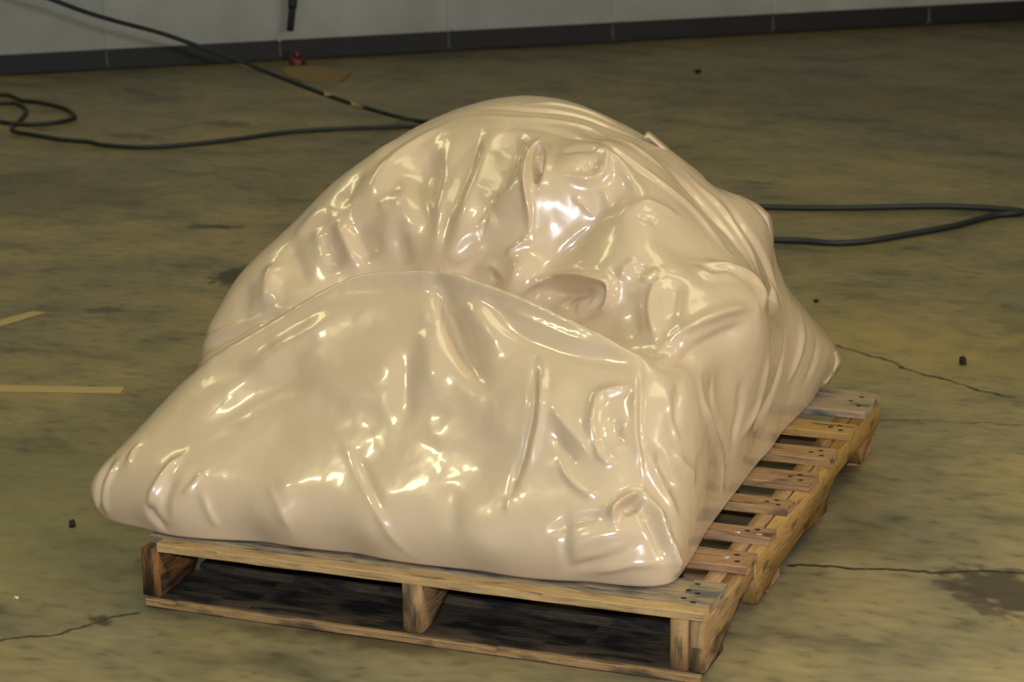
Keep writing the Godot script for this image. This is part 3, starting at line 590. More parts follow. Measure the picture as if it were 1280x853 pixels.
func bundle_mesh() -> ArrayMesh:
	var table := radius_table(control_points(), 8e-05, 0.0006, 93)
	list_folds()
	# columns are denser on the side that faces the lamps' aisle
	var az := PackedFloat64Array()
	for i in 900: az.append(-90.0 + 215.0 * i / 900.0)
	for i in 130: az.append(125.0 + 145.0 * i / 130.0)
	var na := az.size()
	var np := 310
	var pos := PackedVector3Array()
	pos.resize(na * np)
	for j in np:
		var pd := 0.15 + 89.85 * j / (np - 1.0)
		var pf := pd * 2.0 + 2.0
		var p1 := int(pf)
		var fp := pf - p1
		var ph := deg_to_rad(pd)
		for i in na:
			var tf := fposmod(az[i], 360.0) * 2.0
			var t1 := int(tf)
			var ft := tf - t1
			var r := [0.0, 0.0, 0.0, 0.0]
			for k in 4:
				var base := clampi(p1 - 1 + k, 0, 186) * 720
				r[k] = cubic_interpolate(table[base + t1 % 720], table[base + (t1 + 1) % 720], table[base + (t1 + 719) % 720], table[base + (t1 + 2) % 720], ft)
			var rad: float = cubic_interpolate(r[1], r[2], r[0], r[3], fp)
			var a := deg_to_rad(az[i])
			pos[j * na + i] = HEART + Vector3(sin(ph) * sin(a), cos(ph), sin(ph) * cos(a)) * rad
	var nor := grid_normals(pos, na, np)
	var push := PackedFloat64Array()
	push.resize(na * np)
	for f in folds: crease(f, pos, nor, push, na, np, az)
	var ripple := noise(9.0, 31, 3)
	var crumple := noise(26.0, 57, 2)
	var facet := noise(11.0, 77, 2)
	facet.fractal_gain = 0.35
	var out := PackedVector3Array()
	out.resize(na * np)
	for k in na * np:
		var v := pos[k]
		var y := v.y - 0.12
		var d := push[k] + 0.0008 * ripple.get_noise_3dv(v) + 0.0003 * crumple.get_noise_3dv(v)
		for c in crumples:
			var q: float = v.distance_squared_to(c[0]) / (c[1] * c[1])
			if q < 4.0: d += c[2] * exp(-q * q) * facet.get_noise_3dv(v)
		out[k] = v + nor[k] * d * smoothstep(0.0, 0.03, y)
		out[k].y = maxf(out[k].y, 0.1235)
	# the hem turns under, and the underside lies on the deck
	var rows := np
	for step in [[0.004, 0.0012], [0.014, 0.0022], [0.2, 0.0025]]:
		for i in na:
			var v := out[(np - 1) * na + i]
			var inward := Vector3(HEART.x - v.x, 0, HEART.z - v.z).normalized()
			v += inward * step[0]
			v.y = 0.1238 - step[1]
			out.append(v)
		rows += 1
	var nn := grid_normals(out, na, rows)
	var top := out.size()
	var crown := Vector3.ZERO
	for i in na: crown += out[i] / na
	out.append(crown)
	nn.append(Vector3.UP)
	out.append(Vector3(HEART.x, 0.1213, HEART.z))
	nn.append(Vector3.DOWN)
	var idx := PackedInt32Array()
	for j in rows - 1:
		for i in na:
			var i2 := (i + 1) % na
			var a := j * na + i
			var b := j * na + i2
			var c := a + na
			var d := b + na
			idx.append_array([a, b, c, b, d, c])
	for i in na:
		var i2 := (i + 1) % na
		idx.append_array([top, i2, i, top + 1, (rows - 1) * na + i, (rows - 1) * na + i2])
	var arr := []
	arr.resize(Mesh.ARRAY_MAX)
	arr[Mesh.ARRAY_VERTEX] = out
	arr[Mesh.ARRAY_NORMAL] = nn
	arr[Mesh.ARRAY_INDEX] = idx
	var mesh := ArrayMesh.new()
	mesh.add_surface_from_arrays(Mesh.PRIMITIVE_TRIANGLES, arr)
	return mesh

func grid_normals(pos: PackedVector3Array, na: int, np: int) -> PackedVector3Array:
	var nor := PackedVector3Array()
	nor.resize(na * np)
	for j in np:
		var up := maxi(j - 1, 0) * na
		var dn := mini(j + 1, np - 1) * na
		for i in na:
			var du := pos[j * na + (i + 1) % na] - pos[j * na + (i + na - 1) % na]
			var dv := pos[dn + i] - pos[up + i]
			nor[j * na + i] = dv.cross(du).normalized()
	return nor

func crease(f: Array, pos: PackedVector3Array, nor: PackedVector3Array, push: PackedFloat64Array, na: int, np: int, az: PackedFloat64Array) -> void:
	var height: float = f[0]
	var wl: float = f[1]
	var wr: float = f[2]
	var power: float = f[3]
	var line := curve_points(f[4], 4)
	var reach := 2.6 * maxf(wl, wr) if power > 1.85 else 3.4 * maxf(wl, wr)
	var lo := line[0]
	var hi := line[0]
	var run := PackedFloat64Array([0.0])
	var ph_lo := 1e9
	var ph_hi := -1e9
	for k in line.size():
		lo = lo.min(line[k])
		hi = hi.max(line[k])
		if k > 0: run.append(run[k - 1] + line[k].distance_to(line[k - 1]))
		var d := line[k] - HEART
		var ph := rad_to_deg(acos(clampf(d.y / d.length(), -1, 1)))
		var margin := rad_to_deg(reach / d.length())
		ph_lo = minf(ph_lo, ph - margin)
		ph_hi = maxf(ph_hi, ph + margin)
	lo -= Vector3.ONE * reach
	hi += Vector3.ONE * reach
	var box := AABB(lo, hi - lo)
	var total := run[run.size() - 1]
	var segs := line.size() - 1
	for j in range(maxi(int((ph_lo - 0.15) / 89.85 * (np - 1)) - 1, 0), mini(int((ph_hi - 0.15) / 89.85 * (np - 1)) + 2, np)):
		for i in na:
			var v := pos[j * na + i]
			if not box.has_point(v): continue
			var best := 1e9
			var at := 0
			var foot := v
			for s in segs:
				var c := Geometry3D.get_closest_point_to_segment(v, line[s], line[s + 1])
				var dd := c.distance_squared_to(v)
				if dd < best:
					best = dd
					at = s
					foot = c
			best = sqrt(best)
			if best > reach: continue
			var side := (line[at + 1] - line[at]).cross(v - foot).dot(nor[j * na + i])
			var w := wr if side > 0 else wl
			var along := run[at] + foot.distance_to(line[at])
			var e := clampf(minf(along, total - along) / (0.3 * total), 0, 1)
			e = 0.15 + 0.85 * e * e * (3 - 2 * e)
			push[j * na + i] += height * exp(-pow(best / w, power)) * e

# ------------------------------------------------------------------ the floor's look
func floor_material() -> StandardMaterial3D:
	# 7 m by 8.4 m of stained, sealed concrete; x -5..2, z -7.2..1.2
	var w := 1400
	var h := 1680
	var data := PackedByteArray()
	data.resize(w * h * 3)
	var big := noise(0.9, 3, 3)
	var mid := noise(4.0, 9, 4)
	var fine := noise(22.0, 17, 3)
	for y in h:
		var z := -7.2 + 8.4 * y / h
		for x in w:
			var px := -5.0 + 7.0 * x / w
			var b := big.get_noise_2d(px, z)
			var m := mid.get_noise_2d(px * 0.7, z * 1.2)
			var f := fine.get_noise_2d(px * 0.6, z * 1.3)
			var g := 1.0 + 0.14 * b + 0.13 * m + 0.10 * f
			if m < -0.25: g += (m + 0.25) * 0.3
			if f < -0.34: g += (f + 0.34) * 0.4
			var o := (y * w + x) * 3
			data[o] = int(clampf((156 + 8 * b + 5 * m) * g, 0, 255))
			data[o + 1] = int(clampf((144 + 2 * b) * g, 0, 255))
			data[o + 2] = int(clampf((112 - 9 * b - 4 * m) * g, 0, 255))
	var rag := noise(9.0, 41, 4)
	# worn, oily or tinted patches, some painting in light and shade: x, z, half sizes, turn, strength, colour of the patch
	for s in [[Vector2(-1.411, -0.351), Vector2(0.75, 0.36), 0.25, 0.4, Color8(142, 142, 104), 0.8, 0.25],  # the bundle's cast shadow, painted in as a greenish tint
		[Vector2(-2.166, -2.455), Vector2(0.1, 0.028), -0.2, 0.7, Color8(52, 46, 34), 3, 0.5],
		[Vector2(-2.031, -1.621), Vector2(0.07, 0.035), -0.3, 0.5, Color8(60, 55, 42), 3, 0.5],
		[Vector2(-1.855, -2.012), Vector2(0.08, 0.11), 0, 0.75, Color8(50, 44, 32), 3, 0.4],
		[Vector2(0.399, -0.541), Vector2(0.16, 0.09), 0.5, 0.75, Color8(72, 62, 50), 2, 0.4],
		[Vector2(0.339, -0.490), Vector2(0.12, 0.03), 0.9, 0.6, Color8(80, 70, 54), 3, 0.4],
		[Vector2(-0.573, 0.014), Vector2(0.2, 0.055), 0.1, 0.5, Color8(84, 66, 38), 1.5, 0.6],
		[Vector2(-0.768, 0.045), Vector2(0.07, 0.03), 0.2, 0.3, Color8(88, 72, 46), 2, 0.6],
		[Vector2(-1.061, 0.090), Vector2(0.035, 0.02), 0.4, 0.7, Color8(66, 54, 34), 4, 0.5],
		[Vector2(-2.966, -3.440), Vector2(0.12, 0.05), 0, 0.5, Color8(66, 60, 40), 2, 0.6],
		[Vector2(-2.740, -3.701), Vector2(0.12, 0.06), 0, 0.5, Color8(66, 60, 40), 2, 0.6],
		[Vector2(-0.075, -1.958), Vector2(0.5, 0.42), 0.3, 0.75, Color8(206, 178, 114), 1.2, 1.1],  # pool of yellow lamplight, painted in as a lighter patch
		[Vector2(-1.244, -2.867), Vector2(0.6, 0.35), 0, 0.2, Color8(90, 80, 52), 1, 0.7],
		[Vector2(-0.793, -4.618), Vector2(1.2, 0.5), 0, 0.25, Color8(86, 78, 56), 1, 0.7],
		[Vector2(-2.760, -5.131), Vector2(1.5, 0.2), -0.58, 0.3, Color8(70, 64, 46), 1, 0.7],  # darker strip along the foot of the back wall
		[Vector2(-2.867, -2.664), Vector2(0.6, 0.35), 0, 0.3, Color8(88, 78, 58), 1, 0.7],
		[Vector2(-0.073, -0.941), Vector2(0.12, 0.2), 0, 0.25, Color8(98, 92, 62), 1.5, 0.6],  # slightly darker along the pallet's right edge
		[Vector2(0.049, -0.708), Vector2(0.25, 0.12), 0, 0.2, Color8(100, 90, 60), 1.5, 0.6],  # slightly darker floor to the right of the pallet
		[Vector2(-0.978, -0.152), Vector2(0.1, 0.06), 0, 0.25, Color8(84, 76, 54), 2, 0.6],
		[Vector2(-1.054, -3.383), Vector2(0.1, 0.02), 0, 0.5, Color8(70, 62, 42), 2, 0.6],
		[Vector2(-0.877, -3.405), Vector2(0.1, 0.02), 0, 0.5, Color8(70, 62, 42), 2, 0.6],
		[Vector2(-0.147, -3.258), Vector2(0.15, 0.04), 0.4, 0.35, Color8(78, 68, 42), 2, 0.6],
		[Vector2(-0.282, -0.823), Vector2(0.1, 0.05), 0, 0.2, Color8(84, 66, 38), 2, 0.6]]:
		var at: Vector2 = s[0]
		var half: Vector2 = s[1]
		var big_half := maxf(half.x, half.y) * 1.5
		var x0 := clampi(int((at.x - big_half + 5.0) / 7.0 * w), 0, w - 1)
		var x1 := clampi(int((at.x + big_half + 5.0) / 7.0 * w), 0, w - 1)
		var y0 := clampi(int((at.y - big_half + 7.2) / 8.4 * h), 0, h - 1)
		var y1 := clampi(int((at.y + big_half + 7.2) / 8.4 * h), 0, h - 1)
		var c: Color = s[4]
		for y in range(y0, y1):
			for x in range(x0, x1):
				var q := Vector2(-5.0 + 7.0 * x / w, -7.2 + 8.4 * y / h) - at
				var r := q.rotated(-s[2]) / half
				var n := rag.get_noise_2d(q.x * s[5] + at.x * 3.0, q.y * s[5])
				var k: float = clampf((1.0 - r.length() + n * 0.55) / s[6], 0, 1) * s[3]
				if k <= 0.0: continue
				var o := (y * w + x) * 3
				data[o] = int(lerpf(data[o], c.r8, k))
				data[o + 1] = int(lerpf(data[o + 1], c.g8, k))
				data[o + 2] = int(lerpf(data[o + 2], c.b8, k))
	# hairline cracks with soiled edges: points, width, strength
	for s in [[PackedVector2Array([Vector2(-1.191, 0.254), Vector2(-1.137, 0.189), Vector2(-1.069, 0.118), Vector2(-1.010, 0.027)]), 0.0022, 0.75],
		[PackedVector2Array([Vector2(-0.005, -0.543), Vector2(0.072, -0.557), Vector2(0.171, -0.574), Vector2(0.267, -0.599), Vector2(0.417, -0.641)]), 0.004, 0.75],
		[PackedVector2Array([Vector2(-0.252, -1.881), Vector2(-0.158, -1.832), Vector2(-0.069, -1.765), Vector2(0.054, -1.695), Vector2(0.189, -1.631)]), 0.004, 0.45],
		[PackedVector2Array([Vector2(-0.648, -2.751), Vector2(-0.552, -2.763), Vector2(-0.484, -2.793)]), 0.004, 0.4],
		[PackedVector2Array([Vector2(-0.044, -1.389), Vector2(0.095, -1.418), Vector2(0.271, -1.465)]), 0.002, 0.3]]:
		var pts: PackedVector2Array = s[0]
		for k in pts.size() - 1:
			var steps := int(pts[k].distance_to(pts[k + 1]) / 0.002)
			for t in steps:
				var p: Vector2 = pts[k].lerp(pts[k + 1], float(t) / steps)
				p += Vector2(rag.get_noise_2d(p.x * 1.2, p.y), rag.get_noise_2d(p.x, p.y * 1.2 + 30.0)) * 0.02
				var wide: float = s[1] * (0.7 + 1.2 * maxf(0.0, rag.get_noise_2d(p.x * 2.0 + 9.0, p.y * 2.0)))
				var cx := (p.x + 5.0) / 7.0 * w
				var cy := (p.y + 7.2) / 8.4 * h
				var reach := int(ceil(wide * 200.0 + 1.0))
				for dy in range(-reach, reach + 1):
					for dx in range(-reach, reach + 1):
						var ix := int(cx) + dx
						var iy := int(cy) + dy
						if ix < 0 or iy < 0 or ix >= w or iy >= h: continue
						var d := Vector2(ix - cx, iy - cy).length() / 200.0
						var f: float = clampf(1.0 - d / (wide + 0.003), 0, 1) * s[2]
						var o := (iy * w + ix) * 3
						data[o] = int(lerpf(data[o], 52, f))
						data[o + 1] = int(lerpf(data[o + 1], 44, f))
						data[o + 2] = int(lerpf(data[o + 2], 30, f))
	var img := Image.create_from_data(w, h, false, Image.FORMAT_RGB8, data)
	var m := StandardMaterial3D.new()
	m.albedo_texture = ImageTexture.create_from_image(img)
	m.albedo_color = Color(1, 1, 1)
	m.roughness = 0.42
	m.metallic_specular = 0.5
	# trowel marks and fine pitting
	var bump := NoiseTexture2D.new()
	bump.width = 512
	bump.height = 512
	bump.seamless = true
	bump.as_normal_map = true
	bump.bump_strength = 2.0
	bump.noise = noise(0.012, 23, 5)
	m.normal_enabled = true
	m.normal_texture = bump
	m.normal_scale = 0.25
	return m

func room(at: Vector3) -> Vector3:   # (along the back wall, up, out from it) to world
	return ROOM_CORNER + at.rotated(Vector3.UP, ROOM_TURN)

func slab(called: String, size: Vector3, middle: Vector3, m: Material) -> MeshInstance3D:
	var o := obj(called, box_mesh(size, 0.0), m)
	o.position = room(middle)
	o.rotation.y = ROOM_TURN
	tag(o, "", "", "", "structure")
	return o

func lamp(at: Vector3, size: Vector2, col: Color, energy: float, label: String) -> void:
	# a high-bay fitting under the roof; also builds the added fill panels
	var t := thing("ceiling_lamp_or_fill", at, label, "lamp", "", ROOM_TURN)
	obj("housing", box_mesh(Vector3(size.x + 0.1, 0.1, size.y + 0.1), 0.02), mat(Color(0.6, 0.6, 0.58), 0.4), t).position.y = 0.09
	for s in [-1, 1]:
		obj("hanger", tube(PackedVector3Array([Vector3(s * size.x * 0.35, 0.13, 0), Vector3(s * size.x * 0.35, 5.98 - at.y, 0)]), 0.008, 8, 2), mat(Color(0.3, 0.3, 0.3), 0.4), t)
	var glow := mat(Color(1, 0.97, 0.9), 0.5)
	glow.emission_enabled = true
	glow.emission = col
	glow.emission_energy_multiplier = 0.35 * energy / (size.x * size.y)
	obj("diffuser", box_mesh(Vector3(size.x, 0.03, size.y), 0.005), glow, t).position.y = 0.025
	var l := AreaLight3D.new()
	l.name = numbered("lamp_light")
	l.area_size = size
	l.light_color = col
	l.light_energy = energy
	l.shadow_enabled = true
	l.area_range = 40.0
	l.area_attenuation = 2.0
	add_child(l, true)
	l.position = at - Vector3(0, 0.012, 0)
	l.rotation = Vector3(-PI / 2, ROOM_TURN, 0)

func work_light(foot: Vector3, high: float, col: Color, energy: float) -> void:
	# a flood lamp on a tripod, off to the right, aimed at the pallet
	var t := thing("work_light", foot, "flood lamp on a black tripod, off to the right of the pallet", "lamp")
	var black := mat(Color(0.05, 0.05, 0.05), 0.5)
	obj("pole", tube(PackedVector3Array([Vector3(0, 0.5, 0), Vector3(0, high - 0.12, 0)]), 0.016, 10, 2), black, t)
	for k in 3:
		var a := TAU * k / 3.0
		obj("leg", tube(PackedVector3Array([Vector3(0, 0.75, 0), Vector3(cos(a) * 0.45, 0.012, sin(a) * 0.45)]), 0.011, 8, 2), black, t)
	var aim := Basis.looking_at(Vector3(-0.5, 0.35, -0.5) - (foot + Vector3(0, high, 0)))
	var head := obj("housing", box_mesh(Vector3(0.66, 0.46, 0.1), 0.02), black, t)
	head.transform = Transform3D(aim, Vector3(0, high, 0) + aim.z * 0.06)
	var glow := mat(Color(1, 1, 1), 0.5)
	glow.emission_enabled = true
	glow.emission = col
	glow.emission_energy_multiplier = 6.0
	var face := obj("lens", box_mesh(Vector3(0.6, 0.4, 0.01), 0.002), glow, t)
	face.transform = Transform3D(aim, Vector3(0, high, 0))
	var l := AreaLight3D.new()
	l.name = "work_light_glow"
	l.area_size = Vector2(0.6, 0.4)
	l.light_color = col
	l.light_energy = energy
	l.shadow_enabled = true
	l.area_range = 40.0
	l.area_attenuation = 2.0
	add_child(l, true)
	l.transform = Transform3D(aim, foot + Vector3(0, high, 0) - aim.z * 0.012)

# ------------------------------------------------------------------
func _ready() -> void:
	rng.seed = 5
	# camera: a standing photographer's short telephoto view
	var cam := Camera3D.new()
	cam.name = "camera"
	var ca := CameraAttributesPhysical.new()
	ca.frustum_focal_length = 90.035
	ca.frustum_focus_distance = 4.25
	ca.exposure_aperture = 9.0
	ca.frustum_near = 0.1
	ca.frustum_far = 60.0
	cam.fov = 15.184
	cam.attributes = ca
	add_child(cam, true)
	cam.position = Vector3(1.1045, 1.7333, 3.6530)
	cam.rotation = Vector3(-0.2936, 0.3723, -0.0169)
	cam.current = true
	# air and exposure
	var we := WorldEnvironment.new()
	we.name = "world_environment"
	var env := Environment.new()
	env.background_mode = Environment.BG_COLOR
	env.background_color = Color(0.02, 0.02, 0.02)
	env.tonemap_mode = Environment.TONE_MAPPER_LINEAR
	env.tonemap_exposure = 1.09
	env.sdfgi_enabled = true
	env.ssao_enabled = true
	env.ssil_enabled = true
	we.environment = env
	add_child(we, true)
	# sodium-tinted high-bay lamps under the roof
	lamp(Vector3(-2.4, 5.2, 2.1), Vector2(1.0, 0.36), Color(1.0, 0.96, 0.73), 4.5, "long ceiling lamp over the aisle, second from the left")
	lamp(Vector3(-5.5, 5.5, -2.2), Vector2(2.4, 1.0), Color(1.0, 0.97, 0.72), 5.0, "added wide fill panel at the left end of the back wall")  # fill panel added out of view to brighten the floor at left
	lamp(Vector3(1.8, 5.2, 2.1), Vector2(1.0, 0.36), Color(1.0, 0.96, 0.73), 3.0, "long ceiling lamp in front of the pallet's right side")
	# wide, dim panels added out of view as soft fill light
	lamp(Vector3(4.6, 5.5, -1.2), Vector2(3.2, 1.6), Color(1.0, 0.97, 0.74), 6.5, "added wide fill panel farthest to the right")
	lamp(Vector3(0.8, 5.5, -2.6), Vector2(3.2, 1.6), Color(1.0, 0.97, 0.74), 4.5, "added wide fill panel behind the pallet")
	work_light(Vector3(4.6, 0, 0.7), 2.0, Color(1.0, 0.95, 0.91), 8.5)
	# the photographer's flash, above the lens
	var flash := AreaLight3D.new()
	flash.name = "camera_flash"
	flash.area_size = Vector2(0.12, 0.08)
	flash.light_color = Color(0.92, 0.95, 1.0)
	flash.light_energy = 12.5
	flash.shadow_enabled = true
	flash.area_range = 40.0
	flash.area_attenuation = 2.0
	add_child(flash, true)
	flash.position = Vector3(1.12, 1.94, 3.70)
	flash.rotation = cam.rotation
	build_room()
	build_pallet()
	build_bundle()
	build_small_things()

func build_room() -> void:
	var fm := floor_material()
	var fl := begin()
	var corners := []
	for c in [Vector3(-6, 0, 0), Vector3(12, 0, 0), Vector3(12, 0, 14), Vector3(-6, 0, 14)]: corners.append(room(c))
	var uvs := []
	for c in corners: uvs.append(Vector2((c.x + 5.0) / 7.0, (c.z + 7.2) / 8.4))
	quad(fl, corners[0], corners[1], corners[2], corners[3], uvs[0], uvs[1], uvs[2], uvs[3])
	var down := Vector3(0, -0.15, 0)
	quad(fl, corners[3] + down, corners[2] + down, corners[1] + down, corners[0] + down)
	for k in 4: quad(fl, corners[k], corners[k] + down, corners[(k + 1) % 4] + down, corners[(k + 1) % 4])
	fl.generate_normals()
	fl.generate_tangents()
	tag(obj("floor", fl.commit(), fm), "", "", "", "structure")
	# walls
	var paint := mat(Color(0.78, 0.78, 0.76), 0.55)
	var back := slab("wall_back", Vector3(18.4, 6.2, 0.2), Vector3(3, 3.1, -0.112), mat(Color(0.3, 0.3, 0.3), 0.8))
	var tones := [Color(0.615, 0.62, 0.61), Color(0.63, 0.63, 0.615), Color(0.60, 0.61, 0.61)]
	var skins := []
	for c in tones:
		var pm := mat(c, 0.5)
		var pn := NoiseTexture2D.new()
		pn.width = 256
		pn.height = 256
		pn.seamless = true
		pn.noise = noise(0.012, 70 + skins.size(), 4)
		var ramp := Gradient.new()
		ramp.set_color(0, Color(0.86, 0.86, 0.85))
		ramp.set_color(1, Color(1, 1, 1))
		pn.color_ramp = ramp
		pm.albedo_texture = pn
		pm.uv1_triplanar = true
		pm.uv1_scale = Vector3(0.7, 0.7, 0.7)
		skins.append(pm)
	var panel := box_mesh(Vector3(0.6335, 6.1, 0.012), 0.0008)
	var strip := box_mesh(Vector3(0.6325, 0.074, 0.009), 0.003)
	var black := mat(Color(0.03, 0.03, 0.031), 0.5)
	var steel := mat(Color(0.62, 0.62, 0.6), 0.35)
	var base := slab("baseboard_back", Vector3(18.0, 0.07, 0.004), Vector3(3, 0.036, 0.002), black)
	for k in range(-9, 19):
		var s := 0.385 + 0.6345 * (k + 0.5)
		var p := obj("panel", panel, skins[posmod(k, 3)], back)
		p.position = Vector3(s - 3.0, 0.0, 0.106)
		var b := obj("baseboard_strip", strip, black, base)
		b.position = Vector3(s - 3.0, 0.002, 0.0065)
		# pale mark built as a thin piece between two lengths, flaring at the floor
		if k > -4 and k < 9:
			var j := 0.385 + 0.6345 * k - 3.0
			var st := begin()
			var pts := [Vector2(-0.003, 0.036), Vector2(0.003, 0.036), Vector2(0.005, -0.015), Vector2(0.018, -0.035), Vector2(-0.018, -0.035), Vector2(-0.005, -0.015)]
			var f := PackedVector2Array(pts)
			var ids := Geometry2D.triangulate_polygon(f)
			for t in range(0, ids.size(), 3):
				var tri := [f[ids[t]], f[ids[t + 1]], f[ids[t + 2]]]
				if (tri[1] - tri[0]).cross(tri[2] - tri[0]) > 0: tri = [tri[0], tri[2], tri[1]]
				st.set_uv(Vector2.ZERO)
				for v in tri: st.add_vertex(Vector3(v.x, v.y, 0.004))
			for q in 6:
				var a: Vector2 = pts[q]
				var c: Vector2 = pts[(q + 1) % 6]
				quad(st, Vector3(a.x, a.y, 0.004), Vector3(a.x, a.y, 0), Vector3(c.x, c.y, 0), Vector3(c.x, c.y, 0.004))
			st.generate_normals()
			var mark := obj("joint_mark", st.commit(), mat(Color(0.24, 0.24, 0.235), 0.4), base)
			mark.position = Vector3(j, 0.0, 0.011)
			if k in [0, 1, 2, 3]:
				var screw := obj("screw", disc(0.007 if k in [1, 2] else 0.004, 0.003), steel, base)
				screw.position = Vector3(j + [0.0, 0.0, 0.02, 0.03][k], [0.052, 0.042, 0.05, 0.05][k], 0.006 + (0.009 if k == 1 else 0.0))
				screw.rotation.x = PI / 2
	var plain := mat(Color(0.6, 0.6, 0.57), 0.7)
	slab("wall_left", Vector3(0.2, 6.2, 14.2), Vector3(-6.1, 3.1, 7.0), plain)
	slab("wall_right", Vector3(0.2, 6.2, 14.2), Vector3(12.1, 3.1, 7.0), plain)
	slab("wall_front", Vector3(18.4, 6.2, 0.2), Vector3(3, 3.1, 14.1), plain)
	slab("ceiling", Vector3(18.4, 0.2, 14.4), Vector3(3, 6.1, 7), plain)

func nails(board: Node3D, spots: Array, top: float, bright: Array) -> void:
	for k in spots.size():
		var shiny: bool = k in bright
		var n := obj("nail", disc(0.0042 if shiny else 0.0036, 0.0012, 8), nail_steel if shiny else nail_rust, board)
		n.position = Vector3(spots[k].x, top - 0.0002, spots[k].y)
		n.scale = Vector3(1.5, 1, 1)

var nail_rust: StandardMaterial3D
var nail_steel: StandardMaterial3D

func build_pallet() -> void:
	nail_rust = mat(Color(0.07, 0.05, 0.04), 0.7)
	nail_steel = mat(Color(0.85, 0.85, 0.83), 0.25)
	nail_steel.metallic = 0.9
	var yellow := wood(Color(0.70, 0.56, 0.33), Color(0.58, 0.44, 0.24), Color(0.30, 0.23, 0.14), 101, 0.04)
	var pink := wood(Color(0.66, 0.52, 0.38), Color(0.52, 0.39, 0.27), Color(0.24, 0.19, 0.15), 211, 0.14)
	var tan_wood := wood(Color(0.66, 0.53, 0.36), Color(0.54, 0.42, 0.27), Color(0.25, 0.21, 0.17), 307, 0.18)
	var grey := wood(Color(0.64, 0.55, 0.42), Color(0.52, 0.47, 0.40), Color(0.30, 0.31, 0.32), 401, 0.24)
	var dark_wood := wood(Color(0.34, 0.28, 0.21), Color(0.20, 0.185, 0.165), Color(0.06, 0.068, 0.075), 503, 0.34)  # darkest tone, for the two front bottom boards
	var sawn := wood(Color(0.74, 0.62, 0.43), Color(0.66, 0.53, 0.35), Color(0.38, 0.32, 0.24), 601, 0.0)
	var scorched := wood(Color(0.58, 0.39, 0.21), Color(0.42, 0.28, 0.16), Color(0.12, 0.11, 0.10), 701, 0.28)
	var t := thing("pallet", Vector3(-0.5, 0, -0.6), "worn wooden shipping pallet under the tan vinyl bundle", "pallet")
	var off := Vector3(0.5, 0, 0.6)
	# deck boards: front edge z, back edge z, left x, right x, material
	var deck := [[-0.030, -0.137, -1.02, 0.0, grey], [-0.217, -0.284, -1.015, 0.009, pink], [-0.358, -0.405, -1.0, 0.009, pink], [-0.506, -0.556, -1.01, 0.002, tan_wood],
		[-0.639, -0.705, -1.0, 0.007, pink], [-0.784, -0.848, -1.01, 0.009, tan_wood], [-0.941, -1.002, -1.0, 0.007, yellow], [-1.080, -1.212, -1.01, 0.005, grey]]
	for k in deck.size():
		var d: Array = deck[k]
		var len_x: float = d[3] - d[2]
		var wide: float = d[0] - d[1]
		var b := obj("deck_board", plank(Vector3(len_x, 0.0165, wide), 16, 0.0016, 0.002, 20 + k), d[4], t)
		b.position = Vector3((d[2] + d[3]) / 2.0, 0.1110, (d[0] + d[1]) / 2.0) + off
		b.rotation = Vector3(0, rng.randf_range(-0.002, 0.002), 0)
		var h := len_x / 2.0
		var spots := [Vector2(h - 0.022, wide * 0.22), Vector2(h - 0.03, -wide * 0.2), Vector2(h - 0.045, wide * 0.02)]
		var bright := []
		if k == 0:
			spots = [Vector2(h - 0.030, 0.042), Vector2(h - 0.050, 0.030), Vector2(h - 0.034, 0.004), Vector2(h - 0.052, -0.004), Vector2(h - 0.046, -0.034), Vector2(h - 0.52, 0.0)]
		if k == 1: bright = [2]
		if k == 2:
			spots.append(Vector2(h - 0.06, 0.012))
			bright = [3, 0]
		nails(b, spots, 0.0083, bright)
	# the front board has split lengthwise: its front sliver sags at the left
	var sliver := obj("deck_board", plank(Vector3(0.993, 0.015, 0.029), 20, 0.0012, 0.0015, 61), sawn, t)
	sliver.position = Vector3(-0.4965, 0.1098, -0.0147) + off
	sliver.rotation = Vector3(0, 0, 0.0045)
	# stringers
	var notched := PackedVector2Array([Vector2(0, 0.104), Vector2(0, 0.0165), Vector2(-0.125, 0.0165), Vector2(-0.165, 0.052), Vector2(-0.19, 0.06), Vector2(-0.34, 0.06), Vector2(-0.365, 0.052), Vector2(-0.40, 0.0165),
		Vector2(-0.83, 0.0165), Vector2(-0.865, 0.052), Vector2(-0.89, 0.06), Vector2(-1.03, 0.06), Vector2(-1.055, 0.052), Vector2(-1.09, 0.0165), Vector2(-1.21, 0.0165), Vector2(-1.21, 0.104)])
	var mid_foot := PackedVector2Array([Vector2(0, 0.104), Vector2(0, 0.0165), Vector2(-0.055, 0.0165), Vector2(-0.11, 0.045), Vector2(-0.17, 0.075), Vector2(-0.20, 0.08), Vector2(-0.34, 0.08), Vector2(-0.365, 0.06), Vector2(-0.40, 0.0165),
		Vector2(-0.83, 0.0165), Vector2(-0.865, 0.052), Vector2(-0.89, 0.06), Vector2(-1.03, 0.06), Vector2(-1.055, 0.052), Vector2(-1.09, 0.0165), Vector2(-1.21, 0.0165), Vector2(-1.21, 0.104)])
	var stub := PackedVector2Array([Vector2(0.001, 0.1035), Vector2(0.001, 0.0165), Vector2(-0.05, 0.018), Vector2(-0.13, 0.040), Vector2(-0.20, 0.066), Vector2(-0.285, 0.070), Vector2(-0.288, 0.1035)])
	var plate := PackedVector2Array([Vector2(-0.29, 0.104), Vector2(-0.298, 0.019), Vector2(-0.385, 0.021), Vector2(-0.43, 0.034), Vector2(-0.60, 0.036), Vector2(-0.70, 0.025), Vector2(-0.780, 0.017), Vector2(-0.798, 0.05), Vector2(-0.85, 0.064), Vector2(-1.0, 0.062), Vector2(-1.04, 0.05),
		Vector2(-1.055, 0.019), Vector2(-1.075, 0.021), Vector2(-1.14, 0.045), Vector2(-1.205, 0.057), Vector2(-1.214, 0.1045)])
